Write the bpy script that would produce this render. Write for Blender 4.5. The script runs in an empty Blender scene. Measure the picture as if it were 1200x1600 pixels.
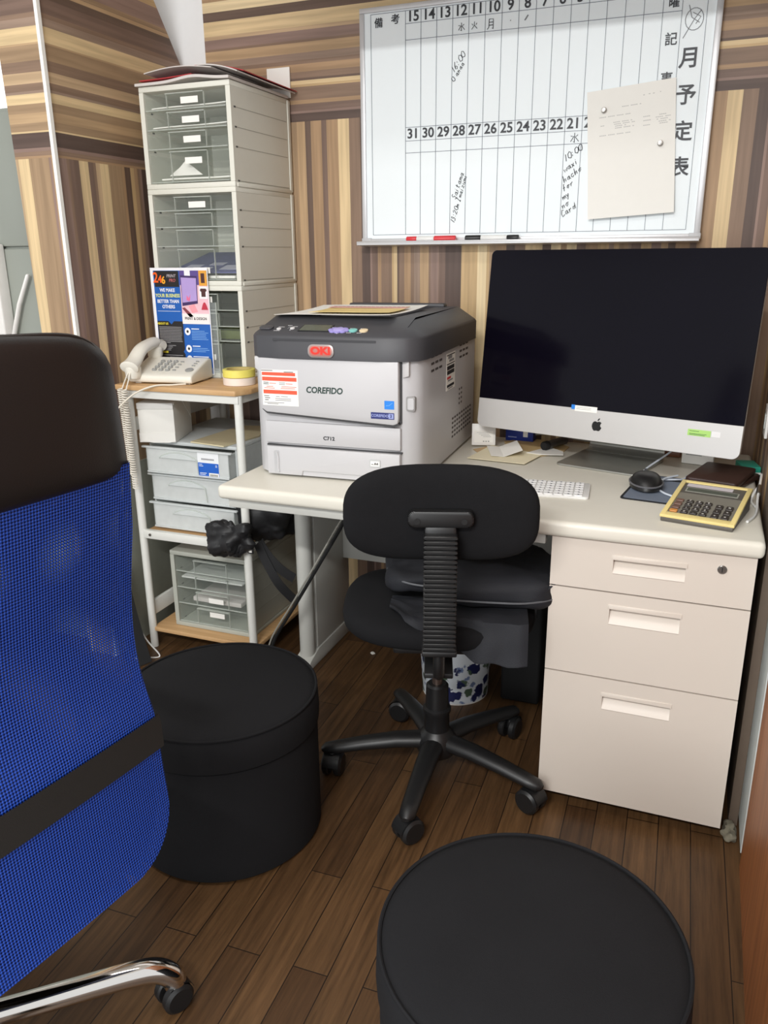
import bpy, bmesh, math, random
from mathutils import Vector, Matrix
PI = math.pi
random.seed(11)
S = bpy.context.scene
COL = S.collection

# ---------------------------------------------------------------- camera
R_ = Vector((0.93131523, 0.36410431, -0.00894358))
U_ = Vector((-0.10320577, 0.2873725, 0.95224241))
F_ = Vector((-0.3492857, 0.88591484, -0.30521205))
cd = bpy.data.cameras.new('camera')
cam = bpy.data.objects.new('camera', cd)
COL.objects.link(cam)
cam.matrix_world = Matrix(((R_.x, U_.x, -F_.x, 1.0746), (R_.y, U_.y, -F_.y, -1.6124), (R_.z, U_.z, -F_.z, 1.2344), (0, 0, 0, 1)))
cd.sensor_fit = 'VERTICAL'
cd.sensor_height = 32.0
cd.lens = 1261.83 * 32.0 / 1600.0
cd.clip_start = 0.02
S.camera = cam

# ---------------------------------------------------------------- light and exposure
W = bpy.data.worlds.new('world')
S.world = W
W.use_nodes = True
W.node_tree.nodes['Background'].inputs[0].default_value = (0.97, 0.99, 1.0, 1)
W.node_tree.nodes['Background'].inputs[1].default_value = 0.85


def area(name, loc, sx, sy, power, col, rot=(0, 0, 0)):
    l = bpy.data.lights.new(name, 'AREA')
    l.shape = 'RECTANGLE'
    l.size, l.size_y, l.energy, l.color = sx, sy, power, col
    o = bpy.data.objects.new(name, l)
    COL.objects.link(o)
    o.location = loc
    o.rotation_euler = rot
    return o


area('ceiling_tube_light', (0.70, -2.75, 2.40), 1.3, 0.10, 62, (1.0, 0.99, 0.97), (0.45, 0, 0))
area('rear_fill_light', (0.2, -3.5, 1.45), 1.5, 1.5, 46, (0.97, 0.99, 1.0), (PI / 2, 0, 0))  # added fill from behind the camera, lifts the shadow band on the board
area('ceiling_tube_light_near', (0.25, -0.75, 2.42), 1.2, 0.25, 9, (1.0, 0.985, 0.955))
S.view_settings.view_transform = 'Standard'
S.view_settings.look = 'None'
S.view_settings.gamma = 1
S.view_settings.exposure = 0.14
S.view_settings.use_curve_mapping = False
S.cycles.transparent_max_bounces = 32
S.cycles.max_bounces = 10


# ---------------------------------------------------------------- materials
def lin(c):
    return tuple(((x / 255) / 12.92 if x / 255 <= 0.04045 else ((x / 255 + 0.055) / 1.055) ** 2.4) for x in c) + (1.0,)


MATS = {}


def mat(name, rgb, rough=0.5, metal=0.0, var=0.06, scale=40.0, bump=0.0, bscale=300.0, spec=0.5, sheen=0.0, coat=0.0):
    if name in MATS:
        return MATS[name]
    m = bpy.data.materials.new(name)
    m.use_nodes = True
    N, L = m.node_tree.nodes, m.node_tree.links
    b = N['Principled BSDF']
    b.inputs['Roughness'].default_value = rough
    b.inputs['Metallic'].default_value = metal
    b.inputs['Specular IOR Level'].default_value = spec
    b.inputs['Coat Weight'].default_value = coat
    if sheen:
        b.inputs['Sheen Weight'].default_value = sheen
    tc = N.new('ShaderNodeTexCoord')
    n = N.new('ShaderNodeTexNoise')
    n.inputs['Scale'].default_value = scale
    n.inputs['Detail'].default_value = 4
    L.new(tc.outputs['Object'], n.inputs['Vector'])
    mx = N.new('ShaderNodeMix')
    mx.data_type = 'RGBA'
    c = lin(rgb)
    mx.inputs[6].default_value = tuple(v * (1 - var) for v in c[:3]) + (1,)
    mx.inputs[7].default_value = tuple(min(1, v * (1 + var)) for v in c[:3]) + (1,)
    L.new(n.outputs['Fac'], mx.inputs[0])
    L.new(mx.outputs[2], b.inputs['Base Color'])
    if bump:
        n2 = N.new('ShaderNodeTexNoise')
        n2.inputs['Scale'].default_value = bscale
        n2.inputs['Detail'].default_value = 3
        L.new(tc.outputs['Object'], n2.inputs['Vector'])
        bp = N.new('ShaderNodeBump')
        bp.inputs['Strength'].default_value = bump
        bp.inputs['Distance'].default_value = 0.002
        L.new(n2.outputs['Fac'], bp.inputs['Height'])
        L.new(bp.outputs['Normal'], b.inputs['Normal'])
    MATS[name] = m
    return m


def clear(name, rgb, opac, rough=0.08, frost=0.3):
    """translucent plastic: part see-through, part frosted diffuse, with a gloss"""
    m = bpy.data.materials.new(name)
    m.use_nodes = True
    N, L = m.node_tree.nodes, m.node_tree.links
    b = N['Principled BSDF']
    b.inputs['Base Color'].default_value = lin(rgb)
    b.inputs['Roughness'].default_value = rough
    tl = N.new('ShaderNodeBsdfTranslucent')
    tl.inputs[0].default_value = lin(rgb)
    tr = N.new('ShaderNodeBsdfTransparent')
    tr.inputs[0].default_value = (0.985, 0.99, 0.985, 1)
    m1 = N.new('ShaderNodeMixShader')
    m1.inputs[0].default_value = frost
    L.new(b.outputs[0], m1.inputs[1])
    L.new(tl.outputs[0], m1.inputs[2])
    m2 = N.new('ShaderNodeMixShader')
    tc = N.new('ShaderNodeTexCoord')
    n = N.new('ShaderNodeTexNoise')
    n.inputs['Scale'].default_value = 25
    L.new(tc.outputs['Object'], n.inputs['Vector'])
    mr = N.new('ShaderNodeMapRange')
    mr.inputs[3].default_value = opac * 0.85
    mr.inputs[4].default_value = opac * 1.15
    L.new(n.outputs['Fac'], mr.inputs[0])
    L.new(mr.outputs[0], m2.inputs[0])
    L.new(tr.outputs[0], m2.inputs[1])
    L.new(m1.outputs[0], m2.inputs[2])
    L.new(m2.outputs[0], N['Material Output'].inputs[0])
    MATS[name] = m
    return m


def wood(name, c1, c2, axis='X', rough=0.45, scale=6.0):
    m = bpy.data.materials.new(name)
    m.use_nodes = True
    N, L = m.node_tree.nodes, m.node_tree.links
    b = N['Principled BSDF']
    b.inputs['Roughness'].default_value = rough
    tc = N.new('ShaderNodeTexCoord')
    mp = N.new('ShaderNodeMapping')
    sc = {'X': (1, 14, 14), 'Y': (14, 1, 14), 'Z': (14, 14, 1)}[axis]
    mp.inputs['Scale'].default_value = sc
    L.new(tc.outputs['Object'], mp.inputs[0])
    n = N.new('ShaderNodeTexNoise')
    n.inputs['Scale'].default_value = scale
    n.inputs['Detail'].default_value = 6
    L.new(mp.outputs[0], n.inputs['Vector'])
    r = N.new('ShaderNodeValToRGB')
    r.color_ramp.elements[0].color = lin(c1)
    r.color_ramp.elements[0].position = 0.3
    r.color_ramp.elements[1].color = lin(c2)
    r.color_ramp.elements[1].position = 0.7
    L.new(n.outputs['Fac'], r.inputs[0])
    L.new(r.outputs[0], b.inputs['Base Color'])
    MATS[name] = m
    return m


def wallpaper(name, split, seed, uaxis='X', shift=0.0):
    """planks of timber: upright below the split height, lying above it"""
    rng = random.Random(seed)
    m = bpy.data.materials.new(name)
    m.use_nodes = True
    N, L = m.node_tree.nodes, m.node_tree.links
    b = N['Principled BSDF']
    b.inputs['Roughness'].default_value = 0.55
    tc = N.new('ShaderNodeTexCoord')
    sp = N.new('ShaderNodeSeparateXYZ')
    L.new(tc.outputs['Object'], sp.inputs[0])

    def math_(op, a, bb=None):
        n = N.new('ShaderNodeMath')
        n.operation = op
        for i, v in enumerate((a, bb)):
            if v is None:
                continue
            if isinstance(v, (int, float)):
                n.inputs[i].default_value = v
            else:
                L.new(v, n.inputs[i])
        return n.outputs[0]
    z = sp.outputs['Z']
    u = sp.outputs[uaxis]
    up = math_('GREATER_THAN', z, split)
    # coordinate across the stripes
    mixc = N.new('ShaderNodeMix')
    mixc.data_type = 'FLOAT'
    L.new(up, mixc.inputs[0])
    L.new(math_('ADD', u, 3.0 + shift), mixc.inputs[2])
    L.new(math_('ADD', z, 5.31), mixc.inputs[3])
    along = N.new('ShaderNodeMix')
    along.data_type = 'FLOAT'
    L.new(up, along.inputs[0])
    L.new(z, along.inputs[2])
    L.new(u, along.inputs[3])
    c = mixc.outputs[0]
    wob = N.new('ShaderNodeTexNoise')
    wob.noise_dimensions = '2D'
    cb = N.new('ShaderNodeCombineXYZ')
    L.new(math_('MULTIPLY', c, 30.0), cb.inputs[0])
    L.new(math_('MULTIPLY', along.outputs[0], 1.2), cb.inputs[1])
    L.new(cb.outputs[0], wob.inputs['Vector'])
    wob.inputs['Scale'].default_value = 2.2
    wob.inputs['Detail'].default_value = 5
    PAL = [(198, 168, 124), (220, 194, 150), (170, 139, 106), (138, 113, 94), (104, 84, 72), (154, 131, 114), (186, 156, 120),
           (122, 99, 87), (234, 212, 170), (146, 121, 110), (92, 74, 66), (194, 166, 132), (162, 135, 105)]
    cols = []
    for per, k in ((0.56, 0), (0.73, 1)):
        fr = math_('FRACT', math_('DIVIDE', c, per))
        r = N.new('ShaderNodeValToRGB')
        r.color_ramp.interpolation = 'CONSTANT'
        pos = [0.0]
        while len(pos) < 27:
            pos.append(pos[-1] + rng.choice((0.3, 0.5, 0.9, 1.0, 1.3, 1.8)))
        tot = pos[-1] + 1
        el = r.color_ramp.elements
        last = None
        for i, p_ in enumerate(pos):
            e = el[0] if i == 0 else (el[1] if i == 1 else el.new(p_ / tot))
            e.position = p_ / tot
            ch = rng.choice([q for q in PAL if q != last])
            last = ch
            e.color = lin(ch)
        L.new(fr, r.inputs[0])
        cols.append(r.outputs[0])
    sel = math_('GREATER_THAN', math_('FRACT', math_('DIVIDE', c, 1.31)), 0.5)
    mx = N.new('ShaderNodeMix')
    mx.data_type = 'RGBA'
    L.new(sel, mx.inputs[0])
    L.new(cols[0], mx.inputs[6])
    L.new(cols[1], mx.inputs[7])
    mul = N.new('ShaderNodeMix')
    mul.data_type = 'RGBA'
    mul.blend_type = 'MULTIPLY'
    mul.inputs[0].default_value = 1.0
    gr = N.new('ShaderNodeValToRGB')
    gr.color_ramp.elements[0].color = (0.84, 0.83, 0.82, 1)
    gr.color_ramp.elements[0].position = 0.35
    gr.color_ramp.elements[1].color = (1.08, 1.08, 1.08, 1)
    gr.color_ramp.elements[1].position = 0.65
    L.new(wob.outputs['Fac'], gr.inputs[0])
    L.new(mx.outputs[2], mul.inputs[6])
    L.new(gr.outputs[0], mul.inputs[7])
    L.new(mul.outputs[2], b.inputs['Base Color'])
    MATS[name] = m
    return m


def floor_mat():
    m = bpy.data.materials.new('dark_plank_floor')
    m.use_nodes = True
    N, L = m.node_tree.nodes, m.node_tree.links
    b = N['Principled BSDF']
    b.inputs['Roughness'].default_value = 0.42
    b.inputs['Specular IOR Level'].default_value = 0.35
    tc = N.new('ShaderNodeTexCoord')
    mp = N.new('ShaderNodeMapping')
    mp.inputs['Rotation'].default_value = (0, 0, math.radians(88.5))
    L.new(tc.outputs['Object'], mp.inputs[0])
    br = N.new('ShaderNodeTexBrick')
    br.inputs['Scale'].default_value = 1.0
    br.inputs['Brick Width'].default_value = 0.62
    br.inputs['Row Height'].default_value = 0.068
    br.inputs['Mortar Size'].default_value = 0.0012
    br.inputs['Mortar Smooth'].default_value = 0.3
    br.inputs['Bias'].default_value = 0.0
    br.offset = 0.37
    br.inputs['Color1'].default_value = lin((98, 72, 46))
    br.inputs['Color2'].default_value = lin((70, 49, 31))
    br.inputs['Mortar'].default_value = lin((30, 20, 13))
    L.new(mp.outputs[0], br.inputs['Vector'])
    m2 = N.new('ShaderNodeMapping')
    m2.inputs['Scale'].default_value = (1.6, 26, 1)
    L.new(mp.outputs[0], m2.inputs[0])
    n = N.new('ShaderNodeTexNoise')
    n.inputs['Scale'].default_value = 3.0
    n.inputs['Detail'].default_value = 7
    n.inputs['Roughness'].default_value = 0.65
    L.new(m2.outputs[0], n.inputs['Vector'])
    r = N.new('ShaderNodeValToRGB')
    r.color_ramp.elements[0].color = (0.50, 0.48, 0.45, 1)
    r.color_ramp.elements[0].position = 0.32
    r.color_ramp.elements[1].color = (1.22, 1.2, 1.18, 1)
    r.color_ramp.elements[1].position = 0.7
    L.new(n.outputs['Fac'], r.inputs[0])
    mul = N.new('ShaderNodeMix')
    mul.data_type = 'RGBA'
    mul.blend_type = 'MULTIPLY'
    mul.inputs[0].default_value = 1
    L.new(br.outputs['Color'], mul.inputs[6])
    L.new(r.outputs[0], mul.inputs[7])
    L.new(mul.outputs[2], b.inputs['Base Color'])
    bp = N.new('ShaderNodeBump')
    bp.inputs['Strength'].default_value = 0.25
    bp.inputs['Distance'].default_value = 0.001
    L.new(br.outputs['Fac'], bp.inputs['Height'])
    bp.invert = True
    L.new(bp.outputs['Normal'], b.inputs['Normal'])
    return m


def mesh_mat(name, rgb, hi):
    """woven chair mesh with real see-through holes"""
    m = bpy.data.materials.new(name)
    m.use_nodes = True
    N, L = m.node_tree.nodes, m.node_tree.links
    b = N['Principled BSDF']
    b.inputs['Roughness'].default_value = 0.45
    uv = N.new('ShaderNodeUVMap')
    sp = N.new('ShaderNodeSeparateXYZ')
    L.new(uv.outputs[0], sp.inputs[0])

    def sn(src, k, ph=0):
        a = N.new('ShaderNodeMath')
        a.operation = 'MULTIPLY_ADD'
        L.new(src, a.inputs[0])
        a.inputs[1].default_value = k
        a.inputs[2].default_value = ph
        s = N.new('ShaderNodeMath')
        s.operation = 'SINE'
        L.new(a.outputs[0], s.inputs[0])
        return s.outputs[0]
    k = 2 * PI / 0.0064
    d1 = N.new('ShaderNodeMath')
    d1.operation = 'ADD'
    L.new(sp.outputs[0], d1.inputs[0])
    L.new(sp.outputs[1], d1.inputs[1])
    d2 = N.new('ShaderNodeMath')
    d2.operation = 'SUBTRACT'
    L.new(sp.outputs[0], d2.inputs[0])
    L.new(sp.outputs[1], d2.inputs[1])
    pr = N.new('ShaderNodeMath')
    pr.operation = 'MULTIPLY'
    L.new(sn(d1.outputs[0], k * 0.8), pr.inputs[0])
    L.new(sn(d2.outputs[0], k * 0.8), pr.inputs[1])
    hole = N.new('ShaderNodeMath')
    hole.operation = 'GREATER_THAN'
    L.new(pr.outputs[0], hole.inputs[0])
    hole.inputs[1].default_value = 0.66
    mx = N.new('ShaderNodeMix')
    mx.data_type = 'RGBA'
    mr = N.new('ShaderNodeMapRange')
    mr.inputs[1].default_value = -1
    mr.inputs[2].default_value = 0.5
    L.new(pr.outputs[0], mr.inputs[0])
    L.new(mr.outputs[0], mx.inputs[0])
    mx.inputs[6].default_value = lin(hi)
    mx.inputs[7].default_value = lin(rgb)
    L.new(mx.outputs[2], b.inputs['Base Color'])
    bp = N.new('ShaderNodeBump')
    bp.inputs['Strength'].default_value = 0.5
    bp.inputs['Distance'].default_value = 0.001
    L.new(pr.outputs[0], bp.inputs['Height'])
    bp.invert = True
    L.new(bp.outputs['Normal'], b.inputs['Normal'])
    tr = N.new('ShaderNodeBsdfTransparent')
    ms = N.new('ShaderNodeMixShader')
    L.new(hole.outputs[0], ms.inputs[0])
    L.new(b.outputs[0], ms.inputs[1])
    L.new(tr.outputs[0], ms.inputs[2])
    L.new(ms.outputs[0], N['Material Output'].inputs[0])
    return m


def floral_mat():
    m = bpy.data.materials.new('floral_print')
    m.use_nodes = True
    N, L = m.node_tree.nodes, m.node_tree.links
    b = N['Principled BSDF']
    b.inputs['Roughness'].default_value = 0.3
    uv = N.new('ShaderNodeUVMap')
    wb = N.new('ShaderNodeTexNoise')
    wb.inputs['Scale'].default_value = 60
    L.new(uv.outputs[0], wb.inputs['Vector'])
    ad = N.new('ShaderNodeMix')
    ad.data_type = 'RGBA'
    ad.blend_type = 'LINEAR_LIGHT'
    ad.inputs[0].default_value = 0.012
    L.new(uv.outputs[0], ad.inputs[6])
    L.new(wb.outputs['Color'], ad.inputs[7])
    base = lin((226, 232, 238))
    prev = None
    for sc, lo, hi, c in ((24, 0.30, 0.36, (84, 104, 84)), (30, 0.22, 0.3, (120, 138, 176)), (22, 0.34, 0.38, (34, 40, 84))):
        v = N.new('ShaderNodeTexVoronoi')
        v.voronoi_dimensions = '3D'
        v.inputs['Scale'].default_value = sc
        mp = N.new('ShaderNodeMapping')
        mp.inputs['Location'].default_value = (sc * 0.37, sc * 0.11, 0)
        L.new(ad.outputs[2], mp.inputs[0])
        L.new(mp.outputs[0], v.inputs['Vector'])
        r = N.new('ShaderNodeValToRGB')
        r.color_ramp.elements[0].position = lo
        r.color_ramp.elements[0].color = (1, 1, 1, 1)
        r.color_ramp.elements[1].position = hi
        r.color_ramp.elements[1].color = (0, 0, 0, 1)
        L.new(v.outputs['Distance'], r.inputs[0])
        mx = N.new('ShaderNodeMix')
        mx.data_type = 'RGBA'
        L.new(r.outputs[0], mx.inputs[0])
        if prev is None:
            mx.inputs[6].default_value = base
        else:
            L.new(prev, mx.inputs[6])
        mx.inputs[7].default_value = lin(c)
        prev = mx.outputs[2]
    L.new(prev, b.inputs['Base Color'])
    return m


# ---------------------------------------------------------------- mesh building
class MB:
    def __init__(s):
        s.bm = bmesh.new()
        s.mats = []
        s.T = Matrix.Identity(4)

    def mi(s, m):
        if m not in s.mats:
            s.mats.append(m)
        return s.mats.index(m)

    def v(s, p):
        return s.bm.verts.new(s.T @ Vector(p))

    def f(s, vs, m):
        try:
            fc = s.bm.faces.new(vs)
        except ValueError:
            return None
        fc.material_index = s.mi(m)
        return fc

    def box(s, x0, x1, y0, y1, z0, z1, m, bev=0.0, seg=2):
        vs = [s.v(p) for p in ((x0, y0, z0), (x1, y0, z0), (x1, y1, z0), (x0, y1, z0), (x0, y0, z1), (x1, y0, z1), (x1, y1, z1), (x0, y1, z1))]
        fs = [s.f([vs[i] for i in q], m) for q in ((3, 2, 1, 0), (4, 5, 6, 7), (0, 1, 5, 4), (1, 2, 6, 5), (2, 3, 7, 6), (3, 0, 4, 7))]
        if bev:
            es = list({e for f_ in fs for e in f_.edges})
            r = bmesh.ops.bevel(s.bm, geom=es, offset=bev, segments=seg, profile=0.5, affect='EDGES')
            for f_ in r['faces']:
                f_.material_index = s.mi(m)
        return s

    def prism(s, pts, axis, a0, a1, m, bev=0.0, seg=2, caps_only=False):
        """polygon of 2-D points extruded along an axis; the other two axes in order"""
        def P(p, a):
            return {'x': (a, p[0], p[1]), 'y': (p[0], a, p[1]), 'z': (p[0], p[1], a)}[axis]
        A = [s.v(P(p, a0)) for p in pts]
        B = [s.v(P(p, a1)) for p in pts]
        fs = [s.f(A[::-1], m), s.f(B, m)]
        n = len(pts)
        for i in range(n):
            fs.append(s.f([A[i], A[(i + 1) % n], B[(i + 1) % n], B[i]], m))
        fs = [f_ for f_ in fs if f_]
        bmesh.ops.recalc_face_normals(s.bm, faces=fs)
        if bev:
            es = list({e for f_ in (fs[:2] if caps_only else fs) for e in f_.edges})
            r = bmesh.ops.bevel(s.bm, geom=es, offset=bev, segments=seg, profile=0.5, affect='EDGES')
            for f_ in r['faces']:
                f_.material_index = s.mi(m)
        return s

    def lathe(s, prof, m, n=32, c=(0, 0, 0), closed=False, uvs=False):
        rings = []
        for r, z in prof:
            if r < 1e-6:
                rings.append([s.v((c[0], c[1], c[2] + z))])
            else:
                rings.append([s.v((c[0] + r * math.cos(2 * PI * i / n), c[1] + r * math.sin(2 * PI * i / n), c[2] + z)) for i in range(n)])
        pairs = list(zip(rings, rings[1:]))
        if closed:
            pairs.append((rings[-1], rings[0]))
        for a, b in pairs:
            for i in range(n):
                j = (i + 1) % n
                if len(a) == 1 and len(b) == 1:
                    continue
                if len(a) == 1:
                    s.f([a[0], b[j], b[i]], m)
                elif len(b) == 1:
                    s.f([a[i], a[j], b[0]], m)
                else:
                    s.f([a[i], a[j], b[j], b[i]], m)
        return s

    def tube(s, pts, r, m, n=10, flat=1.0, up=None):
        pts = [Vector(p) for p in pts]
        rs = r if isinstance(r, (list, tuple)) else [r] * len(pts)
        rings = []
        prev = None
        for i, p in enumerate(pts):
            t = (pts[min(i + 1, len(pts) - 1)] - pts[max(i - 1, 0)]).normalized()
            if prev is None:
                a = Vector(up) if up else (Vector((0, 0, 1)) if abs(t.z) < 0.9 else Vector((1, 0, 0)))
            else:
                a = prev
            a = (a - t * a.dot(t)).normalized()
            prev = a
            b = t.cross(a)
            rings.append([s.v(p + (a * math.cos(2 * PI * k / n) * flat + b * math.sin(2 * PI * k / n)) * rs[i]) for k in range(n)])
        for A, B in zip(rings, rings[1:]):
            for k in range(n):
                s.f([A[k], A[(k + 1) % n], B[(k + 1) % n], B[k]], m)
        s.f(rings[0][::-1], m)
        s.f(rings[-1], m)
        return s

    def cyl(s, a, b, r, m, n=20, r2=None):
        return s.tube([a, b], [r, r if r2 is None else r2], m, n)

    def surf(s, fn, nu, nv, m, uv=None, closeu=False):
        g = [[s.v(fn(i / nu, j / nv)) for i in range(nu + (0 if closeu else 1))] for j in range(nv + 1)]
        lay = s.bm.loops.layers.uv.verify() if uv else None
        for j in range(nv):
            for i in range(nu):
                i2 = (i + 1) % len(g[0])
                fc = s.f([g[j][i], g[j][i2], g[j + 1][i2], g[j + 1][i]], m)
                if uv and fc:
                    for lp, (a, b) in zip(fc.loops, ((i, j), (i + 1, j), (i + 1, j + 1), (i, j + 1))):
                        lp[lay].uv = uv(a / nu, b / nv)
        return s

    def ellipsoid(s, c, rx, ry, rz, m, nu=24, nv=14, p=1.0):
        def sg(x):
            return math.copysign(abs(x) ** p, x)

        def fn(u, v):
            a, b = 2 * PI * u, PI * (v - 0.5)
            return (c[0] + rx * sg(math.cos(a)) * sg(math.cos(b)), c[1] + ry * sg(math.sin(a)) * sg(math.cos(b)), c[2] + rz * sg(math.sin(b)))
        return s.surf(fn, nu, nv, m, closeu=True)

    def text(s, txt, size, M, m, depth=0.0004, off=0.0, shear=0.0, ax='CENTER', sx=1.0):
        cu = bpy.data.curves.new('t', 'FONT')
        cu.body = txt
        cu.size = size
        cu.align_x = ax
        cu.align_y = 'CENTER'
        cu.offset = off
        cu.shear = shear
        cu.extrude = depth
        cu.resolution_u = 3
        o = bpy.data.objects.new('t', cu)
        COL.objects.link(o)
        dg = bpy.context.evaluated_depsgraph_get()
        me = bpy.data.meshes.new_from_object(o.evaluated_get(dg))
        idx = s.mi(m)
        T = s.T @ M @ Matrix.Diagonal((sx, 1, 1, 1))
        vs = [s.bm.verts.new(T @ v_.co) for v_ in me.vertices]
        for p in me.polygons:
            try:
                fc = s.bm.faces.new([vs[i] for i in p.vertices])
                fc.material_index = idx
            except ValueError:
                pass
        bpy.data.objects.remove(o)
        bpy.data.curves.remove(cu)
        bpy.data.meshes.remove(me)
        return s

    def build(s, name, parent=None, angle=40, loc=None, rot=None):
        bmesh.ops.remove_doubles(s.bm, verts=s.bm.verts, dist=1e-6)
        me = bpy.data.meshes.new(name)
        s.bm.to_mesh(me)
        s.bm.free()
        for m in s.mats:
            me.materials.append(m)
        for p in me.polygons:
            p.use_smooth = True
        me.set_sharp_from_angle(angle=math.radians(angle))
        o = bpy.data.objects.new(name, me)
        COL.objects.link(o)
        if parent:
            o.parent = parent
        if loc:
            o.location = loc
        if rot:
            o.rotation_euler = rot
        return o


def FRONT(x, y, z):
    """text plane standing up and facing -y"""
    return Matrix.Translation((x, y, z)) @ Matrix.Rotation(PI / 2, 4, 'X')


def RIGHT(x, y, z):
    """text plane facing +x, reading along +y"""
    return Matrix.Translation((x, y, z)) @ Matrix.Rotation(PI / 2, 4, 'Z') @ Matrix.Rotation(PI / 2, 4, 'X')


def FLAT(x, y, z, a=0.0):
    return Matrix.Translation((x, y, z)) @ Matrix.Rotation(a, 4, 'Z')


def tag(o, label, cat, group=None):
    o['label'] = label
    o['category'] = cat
    if group:
        o['group'] = group
    return o


def thing(name, label, cat, loc=(0, 0, 0), rz=0.0, group=None):
    o = bpy.data.objects.new(name, None)
    o.empty_display_size = 0.05
    COL.objects.link(o)
    o.location = loc
    o.rotation_euler = (0, 0, rz)
    return tag(o, label, cat, group)


def copy_tree(o, parent=None):
    c = o.copy()
    COL.objects.link(c)
    c.parent = parent
    for ch in list(o.children):
        copy_tree(ch, c)
    return c


def struct(mb, name):
    o = mb.build(name)
    o['kind'] = 'structure'
    return o


def rrect(w, h, r, n=6, cx=0.0, cy=0.0):
    pts = []
    for sx, sy, a0 in ((1, 1, 0), (-1, 1, 90), (-1, -1, 180), (1, -1, 270)):
        for i in range(n + 1):
            a = math.radians(a0 + 90 * i / n)
            pts.append((cx + sx * (w / 2 - r) + r * math.cos(a), cy + sy * (h / 2 - r) + r * math.sin(a)))
    return pts


def bez(p, n=24):
    """smooth path through points (Catmull-Rom)"""
    p = [Vector(q) for q in p]
    out = []
    for i in range(len(p) - 1):
        a, b, c, d = p[max(i - 1, 0)], p[i], p[i + 1], p[min(i + 2, len(p) - 1)]
        k = max(2, n // (len(p) - 1))
        for j in range(k):
            t = j / k
            out.append(0.5 * ((2 * b) + (c - a) * t + (2 * a - 5 * b + 4 * c - d) * t * t + (3 * b - a - 3 * c + d) * t ** 3))
    out.append(p[-1])
    return out


# palette
M_white = mat('white_paint', (236, 234, 230), 0.5)
M_desk = mat('desk_cream', (218, 214, 202), 0.38, var=0.02)
M_ped = mat('steel_cream', (208, 198, 187), 0.42, var=0.015, scale=8)
M_pedl = mat('steel_grey_white', (196, 196, 190), 0.45, var=0.02)
M_blk = mat('black_plastic', (24, 24, 25), 0.42)
M_blkm = mat('black_matte', (15, 15, 16), 0.75)
M_fab = mat('black_fabric', (21, 21, 23), 0.92, bump=0.35, bscale=900, spec=0.2, var=0.12, scale=60)
M_chrome = mat('chrome', (226, 222, 218), 0.08, 1.0, var=0.02)
M_steel = mat('steel', (150, 148, 145), 0.3, 1.0)
M_alu = mat('aluminium', (198, 196, 194), 0.42, 0.25, var=0.015)
M_alud = mat('aluminium_foot', (168, 168, 162), 0.35, 0.7, var=0.02)
M_paper = mat('paper', (240, 238, 232), 0.8, var=0.015)
M_ink = mat('ink', (28, 30, 34), 0.6)
M_inkg = mat('grey_ink', (140, 140, 142), 0.7)
M_red = mat('red_plastic', (214, 52, 60), 0.4)
M_lblue = mat('blue_label', (24, 92, 190), 0.5)

# ---------------------------------------------------------------- the setting
WP_back = wallpaper('plank_wallpaper_back', 1.631, 5, 'X')
WP_left = wallpaper('plank_wallpaper_left', 1.487, 9, 'Y', 0.4)
WP_right = wallpaper('plank_wallpaper_right', 1.631, 3, 'Y', 0.2)
XL, XR, YB = -0.60, 1.236, 0.90
struct(MB().box(-3.2, 1.6, -3.6, 1.2, -0.05, 0, floor_mat()), 'floor')
struct(MB().box(-0.518, 1.36, YB, YB + 0.1, 0, 2.5, WP_back), 'wall_back')
M_wallw = mat('white_wall', (236, 236, 236), 0.7, var=0.02)
struct(MB().box(-3.2, -0.518, YB + 0.002, YB + 0.1, 0, 2.5, M_wallw), 'wall_corner')
struct(MB().prism([(0.262, 0), (0.898, 0), (0.898, 1.79), (0.76, 1.975), (0.42, 2.44), (0.262, 2.44)], 'x', XL - 0.05, XL, WP_left), 'wall_left')
struct(MB().prism([(-0.702, 0), (XL, 0), (XL, 2.44), (-0.760, 2.44)], 'y', 0.256, 0.2615, wallpaper('plank_wallpaper_return', 1.487, 9, 'X', 0.1)), 'wall_front')
struct(MB().box(XR, XR + 0.1, 0.301, YB, 0, 2.44, WP_right), 'wall_right')
struct(MB().box(-3.2, 1.6, -3.6, 1.2, 2.45, 2.5, mat('ceiling_white', (225, 222, 216), 0.8)), 'ceiling')
struct(MB().box(-0.05, XR, 0.16, 0.40, 1.925, 2.45, M_wallw), 'shadow_caster')       # unseen box added to cast the shadow band on the board
struct(MB().box(XR - 0.003, XR + 0.016, 0.084, 0.30, 0, 2.44, mat('dark_wall_strip', (100, 86, 74), 0.6)), 'trim_4')
struct(MB().box(XL - 0.004, XL + 0.006, 0.250, 0.262, 0, 2.44, mat('corner_strip', (244, 242, 236), 0.35)), 'trim_2')
jm = MB()
M_jamb = mat('chipped_jamb', (200, 206, 204), 0.6, var=0.12, scale=18)
jm.box(XR + 0.0165, XR + 0.1, -0.045, 0.30, 0.03, 2.44, M_jamb)
struct(jm, 'trim_3')
struct(MB().box(XL, XL + 0.004, 0.27, 0.897, 0.0, 0.60, mat('grey_lower_wall', (150, 152, 140), 0.7)), 'baseboard_left')
dw = MB()
dw.box(XR + 0.018, XR + 0.058, -0.95, -0.05, 0.0, 2.05, wood('orange_wood', (136, 80, 44), (176, 110, 64), 'Z', 0.4, 4.0))
struct(dw, 'door_1')
wn = bpy.data.materials.new('glow_pane')  # guessed window, its glowing pane added to brighten the far left above the locker
wn.use_nodes = True
wn.node_tree.nodes['Principled BSDF'].inputs['Emission Color'].default_value = (0.92, 0.96, 1.0, 1)
wn.node_tree.nodes['Principled BSDF'].inputs['Emission Strength'].default_value = 0.85
wm = MB()
wm.box(-2.3, -1.28, YB - 0.012, YB - 0.002, 1.45, 2.35, wn)
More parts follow.
